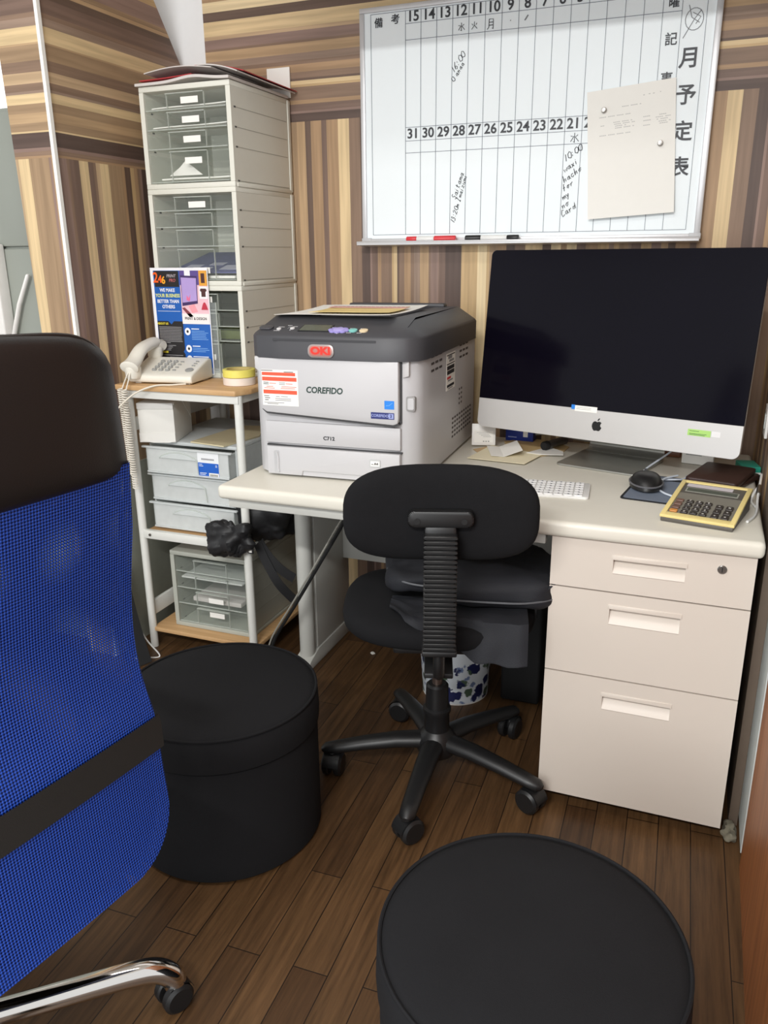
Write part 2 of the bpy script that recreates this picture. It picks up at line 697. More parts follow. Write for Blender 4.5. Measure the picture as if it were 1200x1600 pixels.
for a_ in (-2.32, -1.82, -1.30):
    wm.box(a_, a_ + 0.04, YB - 0.03, YB, 1.43, 2.37, M_wallw, 0.003)
wm.box(-2.32, -1.26, YB - 0.03, YB, 1.42, 1.46, M_wallw, 0.003)
wm.box(-2.32, -1.26, YB - 0.03, YB, 2.33, 2.37, M_wallw, 0.003)
struct(wm, 'added_window')

# ---------------------------------------------------------------- stools, swivel chair, blue chair
M_stool = mat('stool_fabric', (27, 27, 29), 0.92, bump=0.35, bscale=900, spec=0.2, var=0.22, scale=7)


def make_stool(loc, rz, label):
    t = thing('round_stool', label, 'stool', loc, rz, 'black round stools')
    R, H = 0.212, 0.345
    b = MB()
    b.lathe([(0, 0), (R - 0.012, 0), (R - 0.004, 0.008), (R - 0.004, 0.255), (R - 0.006, 0.262), (R - 0.012, 0.266), (0, 0.266)], M_stool, 64)
    b.build('body', t)
    c = MB()
    c.lathe([(0, 0.262), (R - 0.008, 0.262), (R, 0.268), (R + 0.001, 0.285), (R - 0.001, 0.33), (R - 0.006, 0.338), (R - 0.02, 0.343), (R * 0.6, 0.347), (0, 0.348)], M_stool, 64)
    c.build('seat_cushion', t)
    p = MB()
    n = 72
    p.tube([((R - 0.004) * math.cos(2 * PI * i / n), (R - 0.004) * math.sin(2 * PI * i / n), 0.3395) for i in range(n + 1)], 0.003, M_stool, 6)
    p.build('piping', t)
    return t


make_stool((0.170, -0.298, 0), 0.2, 'black fabric drum stool between the blue mesh chair and the swivel chair')
make_stool((0.936, -0.728, 0), 1.1, 'black fabric drum stool nearest the viewer, in front of the drawer pedestal')


def caster(mb_hub, mb_wheel, c, a, r=0.026, w=0.05, m=M_blk):
    """twin-wheel caster: c is the point on the floor, a the heading"""
    T = Matrix.Translation(c) @ Matrix.Rotation(a, 4, 'Z')
    mb_hub.T = T
    mb_wheel.T = T
    for sx in (-1, 1):
        x0, x1 = sx * 0.006, sx * w / 2
        mb_wheel.tube([(x0, 0, r), (x0 + sx * 0.003, 0, r), (x1 - sx * 0.005, 0, r), (x1, 0, r)], [r * 0.9, r, r, r * 0.8], m, 24, up=(0, 0, 1))
    mb_hub.tube([(0, 0.0, r * 0.9), (0, -0.004, r * 2.0), (0, -0.012, r * 2.35)], [0.009, 0.011, 0.008], m, 12)
    mb_hub.surf(lambda u, v: ((v - 0.5) * w * 0.8, -math.cos(PI * (0.05 + 0.62 * u)) * (r + 0.003), r + math.sin(PI * (0.05 + 0.62 * u)) * (r + 0.003)), 10, 2, m)


def swivel_chair():
    phi = math.radians(18)
    t = thing('swivel_chair', 'small black swivel task chair with bellows-covered back bar, tucked at the white desk', 'chair', (0.558, 0.037, 0), phi)
    # base
    hub = MB()
    hub.lathe([(0, 0.062), (0.045, 0.062), (0.05, 0.075), (0.05, 0.10), (0.038, 0.118), (0.031, 0.126), (0, 0.126)], M_blk, 28)
    hub.build('hub', t)
    for k in range(5):
        a = math.radians(-86 + 72 * k) - phi
        d = Vector((math.cos(a), math.sin(a), 0))
        lg = MB()
        lg.tube([d * 0.03 + Vector((0, 0, 0.095)), d * 0.10 + Vector((0, 0, 0.095)), d * 0.18 + Vector((0, 0, 0.086)), d * 0.245 + Vector((0, 0, 0.076)), d * 0.272 + Vector((0, 0, 0.072)), d * 0.283 + Vector((0, 0, 0.070))],
                [0.027, 0.025, 0.022, 0.020, 0.018, 0.008], M_blk, 14, flat=0.75, up=(0, 0, 1))
        lg.build('leg', t)
        cs, wl = MB(), MB()
        caster(cs, wl, d * 0.256, a + 0.9 + 0.5 * k, 0.030, 0.05)
        co = cs.build('caster', t)
        wl.build('wheel', co)
    g = MB()
    g.lathe([(0, 0.12), (0.031, 0.12), (0.030, 0.17), (0.034, 0.176), (0.034, 0.184), (0.028, 0.188), (0.027, 0.245), (0.022, 0.25), (0, 0.25)], M_blk, 28)
    g.build('column_cover', t)
    g = MB()
    g.cyl((0, 0, 0.245), (0, 0, 0.40), 0.0125, mat('gas_lift', (120, 104, 96), 0.3, 0.8), 20)
    g.build('gas_lift', t)
    # seat
    st = MB()

    def seat(u, v):
        a, b = 2 * PI * u, PI * (v - 0.5)
        cb = abs(math.cos(b)) ** 0.35
        ca, sa = math.cos(a), math.sin(a)
        x = math.copysign(abs(ca) ** 0.72, ca) * cb * 0.222
        y = math.copysign(abs(sa) ** 0.72, sa) * cb * 0.205 + 0.02
        z = 0.447 + math.copysign(abs(math.sin(b)) ** 0.7, math.sin(b)) * 0.036 - 0.9 * max(0, y - 0.12) ** 2
        return (x, y, z)
    st.surf(seat, 48, 14, M_fab, closeu=True)
    st.build('seat', t)
    pl = MB()
    pl.box(-0.10, 0.10, -0.13, 0.10, 0.392, 0.413, M_blk, 0.006)
    pl.box(-0.03, 0.03, -0.235, -0.12, 0.392, 0.404, M_blk, 0.003)
    pl.build('seat_plate', t)
    # back pad
    bp = MB()
    cx, cz = 0.0, 0.748

    def pad(u, v):
        a, b = 2 * PI * u, PI * (v - 0.5)
        cb = abs(math.cos(b)) ** 0.45
        ca, sa = math.cos(a), math.sin(a)
        x = math.copysign(abs(ca) ** 0.62, ca) * cb * 0.190
        z = math.copysign(abs(sa) ** 0.66, sa) * cb * 0.098
        y = math.sin(b) * 0.026 - 0.9 * x * x * 0.9 + 0.02
        return (cx + x, -0.232 + y, cz + z)
    bp.surf(pad, 56, 14, M_fab, closeu=True)
    bp.build('backrest', t)
    br = MB()
    br.prism([(x_, z_ + 0.748) for x_, z_ in rrect(0.128, 0.034, 0.012, 5)], 'y', -0.262, -0.236, M_blk, 0.005)
    br.box(-0.032, 0.032, -0.262, -0.236, 0.70, 0.735, M_blk, 0.008)
    br.build('back_bracket', t)
    for sx in (-0.045, 0.045):
        bs = MB()
        bs.cyl((sx, -0.2635, 0.745), (sx, -0.2605, 0.745), 0.006, M_blkm, 14)
        bs.build('bolt', t)
    sp = MB()
    n = 25
    for i in range(n):
        z1 = 0.722 - i * 0.0098
        z0 = z1 - 0.0098
        w = 0.062 - 0.0 * i
        zm = (z0 + z1) / 2
        sp.prism([(-w / 2, z0 + 0.0012), (-w / 2 - 0.0025, zm), (-w / 2, z1 - 0.0012), (w / 2, z1 - 0.0012), (w / 2 + 0.0025, zm), (w / 2, z0 + 0.0012)], 'y', -0.281, -0.244, M_blk, 0.0016, 1)
        sp.box(-w / 2 + 0.004, w / 2 - 0.004, -0.277, -0.248, z0 - 0.001, z0 + 0.002, M_blkm)
    sp.box(-w / 2 - 0.004, w / 2 + 0.004, -0.282, -0.243, 0.466, 0.478, M_blk, 0.003)
    sp.build('bellows', t, angle=25)
    jb = MB()
    jb.tube(bez([(0, -0.2615, 0.60), (0, -0.2615, 0.47), (0, -0.255, 0.425), (0, -0.225, 0.4), (0, -0.12, 0.398)], 20), 0.012, M_blk, 10)
    jb.build('back_bar', t)
    return t


swivel_chair()


def blue_chair():
    # local frame: x to the rear of the backrest (away from the sitter), y along the backrest towards its far edge
    C0 = Vector((0.091, -0.991, 0))
    rz = -0.183
    t = thing('office_chair', 'blue mesh high-back office chair with black leather headrest and chrome base, at the left edge', 'chair', C0, rz)
    D = 0.272
    Wd = 0.50

    def xprof(z):
        # S-curve of the backrest
        if z < 0.62:
            k = (0.62 - z) / 0.2
            return -0.014 + 0.018 * k * k
        if z < 0.80:
            return -0.030 + 0.016 * ((z - 0.74) / 0.12) ** 2 * 1.0
        return -0.026 + 0.05 * ((z - 0.80) / 0.18) ** 1.0 * 0.62

    def half(z, z0, z1, r0, r1):
        w = Wd / 2 - 0.008
        w -= 0.010 * math.sin(PI * min(1, max(0, (z - 0.60) / 0.30))) + 0.016 * max(0.0, (z - 0.78) / 0.2)
        if z - z0 < r0:
            d = r0 - (z - z0)
            w -= r0 - math.sqrt(max(0, r0 * r0 - d * d))
        if z1 - z < r1:
            d = r1 - (z1 - z)
            w -= r1 - math.sqrt(max(0, r1 * r1 - d * d))
        return w

    def zmap(v, z0, z1):
        # denser rows at both ends
        return z0 + (z1 - z0) * (0.5 - 0.5 * math.cos(PI * v))

    def sheet(mb, z0, z1, r0, r1, off, m, nu=20, nv=40, bulge=0.0, uvon=True, scale=1.0):
        def fn(u, v):
            z = zmap(v, z0, z1)
            y = (u - 0.5) * 2 * half(z, z0, z1, r0, r1) * scale
            return (D + xprof(z) + off - 0.12 * y * y + bulge * (1 - (2 * u - 1) ** 2), y, z)
        mb.surf(fn, nu, nv, m, uv=(lambda u, v: ((u - 0.5) * 2 * half(zmap(v, z0, z1), z0, z1, r0, r1), zmap(v, z0, z1))) if uvon else None)
    blue = mesh_mat('blue_mesh', (5, 26, 92), (38, 88, 200))
    bb = MB()
    sheet(bb, 0.405, 0.99, 0.085, 0.001, 0.026, blue)
    sheet(bb, 0.405, 0.99, 0.085, 0.001, 0.0, mesh_mat('blue_mesh_inner', (6, 22, 76), (20, 52, 140)))
    # rim joining both layers
    def rim(u, v):
        z = zmap(v, 0.405, 0.99)
        h = half(z, 0.405, 0.99, 0.085, 0.001)
        return z, h
    for sg in (-1, 1):
        bb.surf(lambda u, v: ((lambda z, y: (D + xprof(z) - 0.12 * y * y + 0.026 * u, y + sg * 0.008 * math.sin(PI * u), z))(rim(0, v)[0], sg * rim(0, v)[1])), 6, 40, blue,
                uv=lambda u, v: (u * 0.03, zmap(v, 0.405, 0.99)))
    bb.surf(lambda u, v: ((lambda y: (D + xprof(0.405) - 0.12 * y * y + 0.026 * v, y, 0.405 - 0.008 * math.sin(PI * v)))((u - 0.5) * 2 * half(0.405, 0.405, 0.99, 0.085, 0.001))), 20, 4, blue, uv=lambda u, v: (u * 0.5, v * 0.03))
    bb.build('backrest', t)
    hr = MB()
    leather = mat('black_leather', (27, 23, 22), 0.42, bump=0.12, bscale=500, var=0.08, scale=9)

    def head(u, v):
        a = 2 * PI * v
        z0, z1 = 0.972, 1.152
        s_, c_ = math.sin(a), math.cos(a)
        zc = (z0 + z1) / 2 + (z1 - z0) / 2 * math.copysign(abs(c_) ** 0.5, c_)
        arch = 0.0
        w = 2 * u - 1
        h = half(min(zc, z1 - 0.001), 0.9, z1, 0.001, 0.05) + 0.004 - 0.022 * max(0, (zc - 0.985) / 0.165)
        y = w * h
        x = D + xprof(zc) + 0.012 - 0.12 * y * y + math.copysign(abs(s_) ** 0.6, s_) * 0.026
        e = 1 - abs(w) ** 10
        x = D + xprof(zc) + 0.012 - 0.12 * y * y + (x - (D + xprof(zc) + 0.012 - 0.12 * y * y)) * (0.25 + 0.75 * e)
        return (x, y, zc + 0.010 * (1 - w * w) * (1 if zc > 1.1 else 0))
    hr.surf(head, 28, 36, leather)
    for e_ in (0, 1):
        def cap(u, v, e_=e_):
            p, q = Vector(head(e_, u)), Vector(head(e_, 0.5 - (u - 0.5) if u > 0.5 else 0.5 + (0.5 - u)))
            q = Vector(head(e_, 1 - u))
            return tuple(p.lerp((p + q) / 2, v))
        hr.surf(cap, 36, 1, leather)
    ho = hr.build('headrest', t, angle=60)
    pp = MB()
    for off in (0.012, ):
        pts = []
        for i in range(41):
            w = -1 + 2 * i / 40
            h = half(1.1, 0.9, 1.152, 0.001, 0.05) - 0.027
            y = w * h * 0.985
            zz = 1.15 - 0.03 * abs(w) ** 10
            pts.append((D + xprof(zz) + 0.020 - 0.12 * y * y, y, zz + 0.008 * (1 - w * w)))
        pp.tube(pts, 0.0035, leather, 6)
    pp.build('seam', ho)
    sb = MB()
    strap = mat('black_webbing', (30, 27, 24), 0.7, bump=0.2, bscale=700)
    def strapf(u, v):
        z = 0.566 + 0.052 * v
        y = (u - 0.5) * 2 * (half(z, 0.405, 0.99, 0.085, 0.001) + 0.006)
        return (D + xprof(z) + 0.0285 - 0.12 * y * y, y, z)
    sb.surf(strapf, 20, 3, strap)
    sb.surf(lambda u, v: (lambda p: (p[0] - 0.004, p[1], p[2]))(strapf(u, v)), 20, 3, strap)
    sb.build('support_strap', t)
    # seat, arm, mechanism (hidden behind the backrest from here)
    ss = MB()
    ss.ellipsoid((-0.01, 0, 0.46), 0.25, 0.245, 0.04, M_fab, 40, 12, 0.5)
    ss.build('seat', t)
    mc = MB()
    mc.box(-0.10, 0.10, -0.08, 0.08, 0.385, 0.42, M_blk, 0.006)
    mc.tube(bez([(0.05, 0, 0.40), (0.16, 0, 0.385), (0.215, 0, 0.40), (0.237, 0, 0.46), (0.246, 0, 0.56)], 20), 0.016, M_blk, 10)
    mc.build('tilt_mechanism', t)
    for sg in (-1, 1):
        am = MB()
        am.tube(bez([(0.06, sg * 0.20, 0.42), (0.08, sg * 0.262, 0.44), (0.06, sg * 0.268, 0.58), (0.02, sg * 0.266, 0.625)], 18), 0.012, M_blk, 10)
        am.box(-0.15, 0.10, sg * 0.266 - 0.022, sg * 0.266 + 0.022, 0.625, 0.645, M_blk, 0.008)
        am.build('armrest', t)
    gl = MB()
    gl.cyl((0, 0, 0.08), (0, 0, 0.25), 0.027, M_blk, 24)
    gl.cyl((0, 0, 0.24), (0, 0, 0.39), 0.014, M_chrome, 20)
    gl.build('gas_lift', t)
    base_a = math.atan2(-0.748 + 0.986, 0.336 - 0.092) - rz
    for k in range(5):
        a = base_a + 2 * PI * k / 5
        d = Vector((math.cos(a), math.sin(a), 0))
        lg = MB()
        path = bez([d * 0.0 + Vector((0, 0, 0.108)), d * 0.16 + Vector((0, 0, 0.100)), d * 0.275 + Vector((0, 0, 0.094)), d * 0.318 + Vector((0, 0, 0.086)), d * 0.343 + Vector((0, 0, 0.066)), d * 0.348 + Vector((0, 0, 0.050))], 40)
        lg.tube(path, 0.0205, M_chrome, 18)
        lg.build('leg', t)
        cs, wl = MB(), MB()
        caster(cs, wl, d * 0.345, a + 1.9 + 0.8 * k, 0.027, 0.05)
        co = cs.build('caster', t)
        wl.build('wheel', co)


blue_chair()

# ---------------------------------------------------------------- desk and pedestal
DX = 1.223


def desk():
    t = thing('office_desk', 'white steel office desk with cream top under the printer and computer', 'desk', (0, 0, 0))
    m = MB()
    m.box(0, DX, 0, 0.762, 0.665, 0.70, M_desk, 0.011, 4)
    m.build('tabletop', t)
    m = MB()
    m.box(0.018, 0.80, 0.022, 0.042, 0.640, 0.665, M_pedl, 0.002)
    m.box(0.018, 0.80, 0.030, 0.060, 0.650, 0.665, M_pedl)
    m.build('front_rail', t)
    m = MB()
    m.prism([(0.045, 0.664), (0.40, 0.664), (0.40, 0.60), (0.36, 0.60), (0.10, 0.645), (0.045, 0.645)], 'x', 0.012, 0.020, M_pedl, 0.001)
    m.build('side_rail', t)
    m = MB()
    m.tube([(0.010, 0.425, 0.035), (0.010, 0.425, 0.664)], 0.024, M_pedl, 24)
    m.box(-0.014, 0.026, 0.425, 0.47, 0.035, 0.664, M_pedl)
    m.build('leg', t)
    m = MB()
    m.box(0.002, 0.034, 0.4495, 0.70, 0.051, 0.664, M_pedl, 0.002)
    m.build('side_panel', t)
    m = MB()
    m.prism([(0.385, 0.0), (0.70, 0.0), (0.70, 0.05), (0.45, 0.05), (0.385, 0.028)], 'x', -0.018, 0.038, M_pedl, 0.003)
    m.build('foot', t)
    m = MB()
    m.box(0.034, 0.815, 0.655, 0.670, 0.28, 0.664, M_pedl, 0.001)
    m.build('modesty_panel', t)


desk()


def pedestal():
    x0, x1 = 0.8155, 1.2125
    t = thing('drawer_pedestal', 'cream steel three-drawer pedestal under the right end of the desk', 'cabinet', (x0, 0.012, 0))
    w = x1 - x0
    m = MB()
    m.box(0, w, 0.022, 0.64, 0.034, 0.6645, M_ped, 0.002)
    m.build('body', t)
    m = MB()
    m.box(0.03, w - 0.03, 0.06, 0.62, 0, 0.036, M_blk)
    m.build('plinth', t)
    for z0, z1, hz0, hz1 in ((0.5545, 0.6635, 0.5975, 0.634), (0.3525, 0.5515, 0.482, 0.523), (0.036, 0.3495, 0.277, 0.314)):
        hx0, hx1 = 0.128, 0.269
        m = MB()
        # front plate with a recessed grip
        hz0b = hz0
        m.box(0, hx0, 0, 0.02, z0, z1, M_ped)
        m.box(hx1, w, 0, 0.02, z0, z1, M_ped)
        m.box(hx0, hx1, 0, 0.02, z0, hz0b, M_ped)
        m.box(hx0, hx1, 0, 0.02, hz1 - 0.006, z1, M_ped)
        m.box(hx0, hx1, 0.016, 0.02, hz0b, hz1, M_ped)
        bmesh.ops.remove_doubles(m.bm, verts=m.bm.verts, dist=1e-5)
        d = m.build('drawer', t)
        h = MB()
        h.prism([(-0.0016, hz1 + 0.002), (0.001, hz1 + 0.003), (0.001, hz1 - 0.007), (-0.0012, hz1 - 0.008)], 'x', hx0 - 0.003, hx1 + 0.003, M_ped, 0.0005, 1)
        h.prism([(0.0158, hz0), (0.0158, hz1 - 0.012), (0.0125, hz1 - 0.014), (0.001, hz0 + 0.002), (-0.0008, hz0 - 0.001), (0.0, hz0 - 0.003)], 'x', hx0, hx1, M_ped)
        h.build('handle', d)
    m = MB()
    m.tube([(0.336, 0.001, 0.633), (0.336, -0.002, 0.633), (0.336, -0.0035, 0.633)], [0.009, 0.009, 0.0075], M_steel, 24)
    m.box(0.3352, 0.3368, -0.0042, -0.003, 0.628, 0.638, M_blkm)
    m.build('lock', t)


pedestal()

# ---------------------------------------------------------------- printer
M_prw = mat('printer_white', (190, 189, 191), 0.42, var=0.01)
M_prg = mat('printer_graphite', (66, 66, 70), 0.5, var=0.03, bump=0.05, bscale=1200)
M_gap = mat('seam_shadow_gap', (60, 60, 62), 0.7)


def printer():
    t = thing('laser_printer', 'white and graphite colour laser printer standing on the left half of the desk', 'printer', (0.035, 0.135, 0.70), 0.045)
    w, d = 0.435, 0.583
    m = MB()
    # body footprint with rounded front corners
    foot = [(0.0, 0.05), (0.008, 0.02), (0.03, 0.004), (0.10, 0.0), (0.34, 0.0), (0.395, 0.004), (0.422, 0.018), (0.433, 0.045), (w, 0.10), (w, d - 0.01), (w - 0.01, d), (0.01, d), (0, d - 0.01)]
    m.prism(foot, 'z', 0.006, 0.297, M_prw, 0.004, 2, True)
    m.box(0.03, w - 0.03, 0.02, d - 0.02, 0.0, 0.01, M_prg)
    m.build('body', t)
    # drop-down front door
    m = MB()
    pts = [(0.030, 0.296), (0.030, 0.185), (0.034, 0.172), (0.046, 0.164), (0.375, 0.148), (0.386, 0.152), (0.388, 0.165), (0.388, 0.296)]
    m.prism(pts, 'y', -0.016, 0.004, M_prw, 0.003, 2)
    door = m.build('front_door', t)
    m = MB()
    m.prism([(0.034, 0.170), (0.046, 0.160), (0.377, 0.143), (0.390, 0.149), (0.386, 0.153), (0.375, 0.149), (0.046, 0.166), (0.036, 0.174)], 'y', -0.0135, 0.003, M_gap)
    m.box(0.3885, 0.3915, -0.002, 0.006, 0.15, 0.297, M_gap)
    m.build('door_gap', t)
    # sticker with red bands
    m = MB()
    sx0, sx1, sz0, sz1 = 0.038, 0.134, 0.181, 0.268
    m.box(sx0, sx1, -0.0164, -0.0158, sz0, sz1, M_paper)
    M_or = mat('sticker_red', (232, 88, 60), 0.5)
    for a, b, c_, e in ((0.001, 0.09, 0.254, 0.262), (0.001, 0.093, 0.241, 0.2505), (0.003, 0.093, 0.2095, 0.219)):
        m.box(sx0 + a, sx0 + b, -0.0166, -0.016, c_, e, M_or)
    for a, b, zz in ((0.0, 0.03, 0.266), (0.06, 0.085, 0.2635), (0.004, 0.018, 0.237), (0.004, 0.018, 0.233), (0.046, 0.062, 0.237), (0.046, 0.062, 0.233), (0.004, 0.018, 0.204), (0.006, 0.02, 0.199), (0.006, 0.016, 0.194),
                     (0.036, 0.046, 0.203), (0.050, 0.068, 0.2035), (0.034, 0.076, 0.198), (0.034, 0.076, 0.194), (0.004, 0.058, 0.188), (0.012, 0.042, 0.185)):
        m.box(sx0 + a, sx0 + b, -0.0166, -0.016, zz - 0.0008, zz + 0.0008, M_ink if zz > 0.26 or 0.19 < zz < 0.24 and a < 0.02 else M_inkg)
    for a, b, zz in ((0.012, 0.03, 0.2275), (0.006, 0.034, 0.2235), (0.05, 0.088, 0.2235), (0.052, 0.092, 0.2275), (0.02, 0.038, 0.235), (0.064, 0.082, 0.235)):
        m.box(sx0 + a, sx0 + b, -0.0166, -0.016, zz - 0.0007, zz + 0.0007, M_or)
    m.build('sticker', door)
    m = MB()
    m.text('COREFIDO', 0.0205, FRONT(0.202, -0.0162, 0.2225), mat('dark_green_ink', (38, 60, 54), 0.5), off=0.0006, shear=0.12, sx=0.94)
    m.build('lettering', door)
    m = MB()
    m.box(0.354, 0.378, -0.0166, -0.0158, 0.186, 0.206, mat('azure_label', (32, 128, 222), 0.4))
    m.tube([(0.358, -0.0168, 0.194), (0.366, -0.0168, 0.195), (0.371, -0.0168, 0.199), (0.374, -0.0168, 0.201)], 0.0006, mat('pale_blue', (130, 190, 240), 0.5), 5)
    m.box(0.320, 0.378, -0.0166, -0.0158, 0.162, 0.1775, mat('navy_label', (40, 48, 110), 0.4))
    m.text('COREFIDO', 0.0088, FRONT(0.3425, -0.0167, 0.1697), mat('lavender_ink', (150, 160, 210), 0.5), off=0.0002)
    m.box(0.364, 0.376, -0.0168, -0.016, 0.164, 0.1755, mat('lavender_ink', (150, 160, 210), 0.5))
    m.text('3', 0.010, FRONT(0.370, -0.0169, 0.1697), mat('navy_label', (40, 48, 110), 0.4), off=0.0003)
    m.build('badge', door)
    # lower band lettering
    m = MB()
    m.box(0.036, 0.39, -0.007, 0.003, 0.085, 0.140, M_prw, 0.003)
    m.text('C712', 0.0125, FRONT(0.207, -0.0074, 0.104), M_ink, off=0.0003, sx=1.1)
    m.build('middle_panel', t)
    # paper tray
    m = MB()
    m.prism([(0.040, 0.077), (0.040, 0.006), (0.134, 0.006), (0.136, 0.018), (0.33, 0.018), (0.332, 0.006), (0.390, 0.006), (0.390, 0.077)], 'y', -0.013, 0.004, M_prw, 0.0025)
    m.box(0.134, 0.332, -0.009, 0.004, 0.006, 0.018, M_prw)
    m.box(0.037, 0.393, -0.004, 0.003, 0.077, 0.0805, M_gap)
    tray = m.build('paper_tray', t)
    m = MB()
    m.prism(rrect(0.0145, 0.058, 0.004, 3, 0.0665, 0.038), 'y', -0.0136, -0.012, mat('level_window_grey', (176, 176, 178), 0.3))
    m.tube([(0.068, -0.014, 0.063), (0.0705, -0.014, 0.05), (0.071, -0.014, 0.036), (0.0695, -0.014, 0.022), (0.0715, -0.014, 0.013)], 0.0022, M_prw, 6)
    m.build('level_window', tray)
    m = MB()
    m.prism(rrect(0.028, 0.019, 0.002, 2, 0.328, 0.052), 'y', -0.0145, -0.012, mat('badge_grey', (188, 190, 190), 0.4), 0.0005, 1)
    m.box(0.317, 0.339, -0.015, -0.0143, 0.0455, 0.0575, M_paper)
    m.text('A4', 0.009, FRONT(0.331, -0.0151, 0.0512), M_ink, off=0.0002)
    m.box(0.319, 0.324, -0.0152, -0.0148, 0.049, 0.0505, M_ink)
    m.build('size_badge', tray)
    # latch and notches
    m = MB()
    m.prism(rrect(0.022, 0.034, 0.004, 3, 0.411, 0.197), 'y', 0.006, 0.0175, mat('latch_shade', (150, 148, 146), 0.5))
    m.prism(rrect(0.017, 0.028, 0.003, 3, 0.412, 0.1965), 'y', 0.003, 0.0165, M_prw, 0.002)
    m.build('latch', t)
    for pts in ([(0.393, 0.297), (0.409, 0.297), (0.409, 0.262), (0.393, 0.257)], [(0.012, 0.297), (0.026, 0.297), (0.029, 0.25), (0.024, 0.258), (0.012, 0.268)]):
        m = MB()
        m.prism(pts, 'y', 0.0, 0.02, mat('notch_white', (196, 194, 194), 0.5), 0.002)
        m.build('door_notch', t)
    # graphite lid: band, control panel slope, recessed output tray
    m = MB()
    ring = [(-0.004, 0.055), (0.004, 0.018), (0.03, -0.010), (0.09, -0.020), (0.34, -0.020), (0.40, -0.012), (0.430, 0.010), (0.439, 0.05), (0.440, 0.10), (0.440, d - 0.02), (0.42, d + 0.002), (0.02, d + 0.002), (-0.004, d - 0.02)]
    cxm, cym = 0.218, 0.29

    def inset(k, z):
        return [(cxm + (x - cxm) * (1 - k), cym + (y - cym) * (1 - k), z) for x, y in ring]

    def topz(x, y):
        # the lid rises from the front edge, flat from the middle of the control panel back
        r_ = min(1.0, max(0.0, (y + 0.018) / 0.14))
        return 0.351 + 0.036 * (r_ ** 0.8)
    # outer wall
    lo = [m.v((x, y, 0.2965)) for x, y in ring]
    hi = [m.v((x, y, 0.346)) for x, y in ring]
    h2 = []
    for x, y in ring:
        nx, ny = cxm + (x - cxm) * 0.985, cym + (y - cym) * 0.985
        h2.append(m.v((nx, ny, 0.352)))
    h3 = []
    for x, y in ring:
        sx = min(max(x, 0.024), 0.392)
        sy = min(max(y, 0.045), d - 0.05)
        h3.append(m.v((sx, sy, topz(sx, sy) if y > 0.05 else 0.369)))
    n = len(ring)
    for A, B in ((lo, hi), (hi, h2), (h2, h3)):
        for i in range(n):
            m.f([A[i], A[(i + 1) % n], B[(i + 1) % n], B[i]], M_prg)
    m.f(lo[::-1], M_prg)
    # top deck with opening: strips around the recess
    z1 = 0.387
    rx0, rx1, ry0, ry1, rz_ = 0.040, 0.335, 0.110, 0.50, 0.355
    m.bm.verts.ensure_lookup_table()
    gx = [0.024, rx0, rx1, 0.392]
    gy = [0.045, ry0, ry1, d - 0.05]
    zz = {0.045: 0.369}
    P = {}
    for i, x in enumerate(gx):
        for j, y in enumerate(gy):
            P[i, j] = m.v((x, y, 0.369 if j == 0 else z1))
    for i in range(3):
        for j in range(3):
            if (i, j) != (1, 1):
                m.f([P[i, j], P[i + 1, j], P[i + 1, j + 1], P[i, j + 1]], M_prg)
    B = [m.v(q) for q in ((rx0 + 0.01, ry0 + 0.02, 0.378), (rx1 - 0.01, ry0 + 0.02, 0.378), (rx1 - 0.01, ry1 - 0.02, rz_), (rx0 + 0.01, ry1 - 0.02, rz_))]
    T = [P[1, 1], P[2, 1], P[2, 2], P[1, 2]]
    for i in range(4):
        m.f([T[i], T[(i + 1) % 4], B[(i + 1) % 4], B[i]], M_prg)
    m.f(B, M_prg)
    bmesh.ops.recalc_face_normals(m.bm, faces=m.bm.faces[:])
    lid = m.build('lid', t, angle=75)
    m = MB()
    m.box(0.07, 0.36, 0.50, 0.535, 0.384, 0.396, M_prg, 0.005)
    m.build('rear_rim', lid)
    m = MB()
    m.prism(rrect(0.262, 0.005, 0.002, 2, 0.205, 0.341), 'y', -0.0212, -0.012, mat('graphite_dark', (52, 52, 56), 0.55))
    m.build('grip_slot', lid)
    m = MB()
    lf = mat('brand_plate', (170, 160, 158), 0.3, 0.4)
    m.prism(rrect(0.066, 0.031, 0.0125, 6, 0.199, 0.3165), 'y', -0.0235, -0.018, lf, 0.001)
    m.prism(rrect(0.058, 0.024, 0.0105, 6, 0.199, 0.3168), 'y', -0.0240, -0.0228, mat('brand_plate_inner', (186, 120, 112), 0.35), 0.0003)
    m.text('OKI', 0.0235, FRONT(0.199, -0.0243, 0.3168), mat('brand_red', (228, 46, 30), 0.4), off=0.0012, sx=1.25)
    m.build('brand_plate', lid)
    # control panel items on the slope
    sl = math.atan2(0.018, 0.063)

    def on(a, b):
        # surface height on the slope, front z .352 at b=-.018
        return 0.3525 + (b + 0.018) * 0.262
    def slopeT(a, b):
        return Matrix.Translation((a, b, on(a, b) + 0.0006)) @ Matrix.Rotation(math.atan(0.262), 4, 'X')
    m = MB()
    m.T = slopeT(0.038, 0.024)
    m.prism(rrect(0.036, 0.024, 0.010, 5), 'z', -0.001, 0.0022, mat('graphite_key', (74, 74, 78), 0.45), 0.001)
    m.build('power_key', lid)
    for a, b in ((0.075, 0.016), (0.108, 0.022)):
        m = MB()
        m.T = slopeT(a, b)
        m.lathe([(0, 0.0028), (0.0045, 0.0025), (0.006, 0.0012), (0.006, -0.001)][::-1], mat('pale_key', (206, 204, 204), 0.4), 20)
        m.build('key', lid)
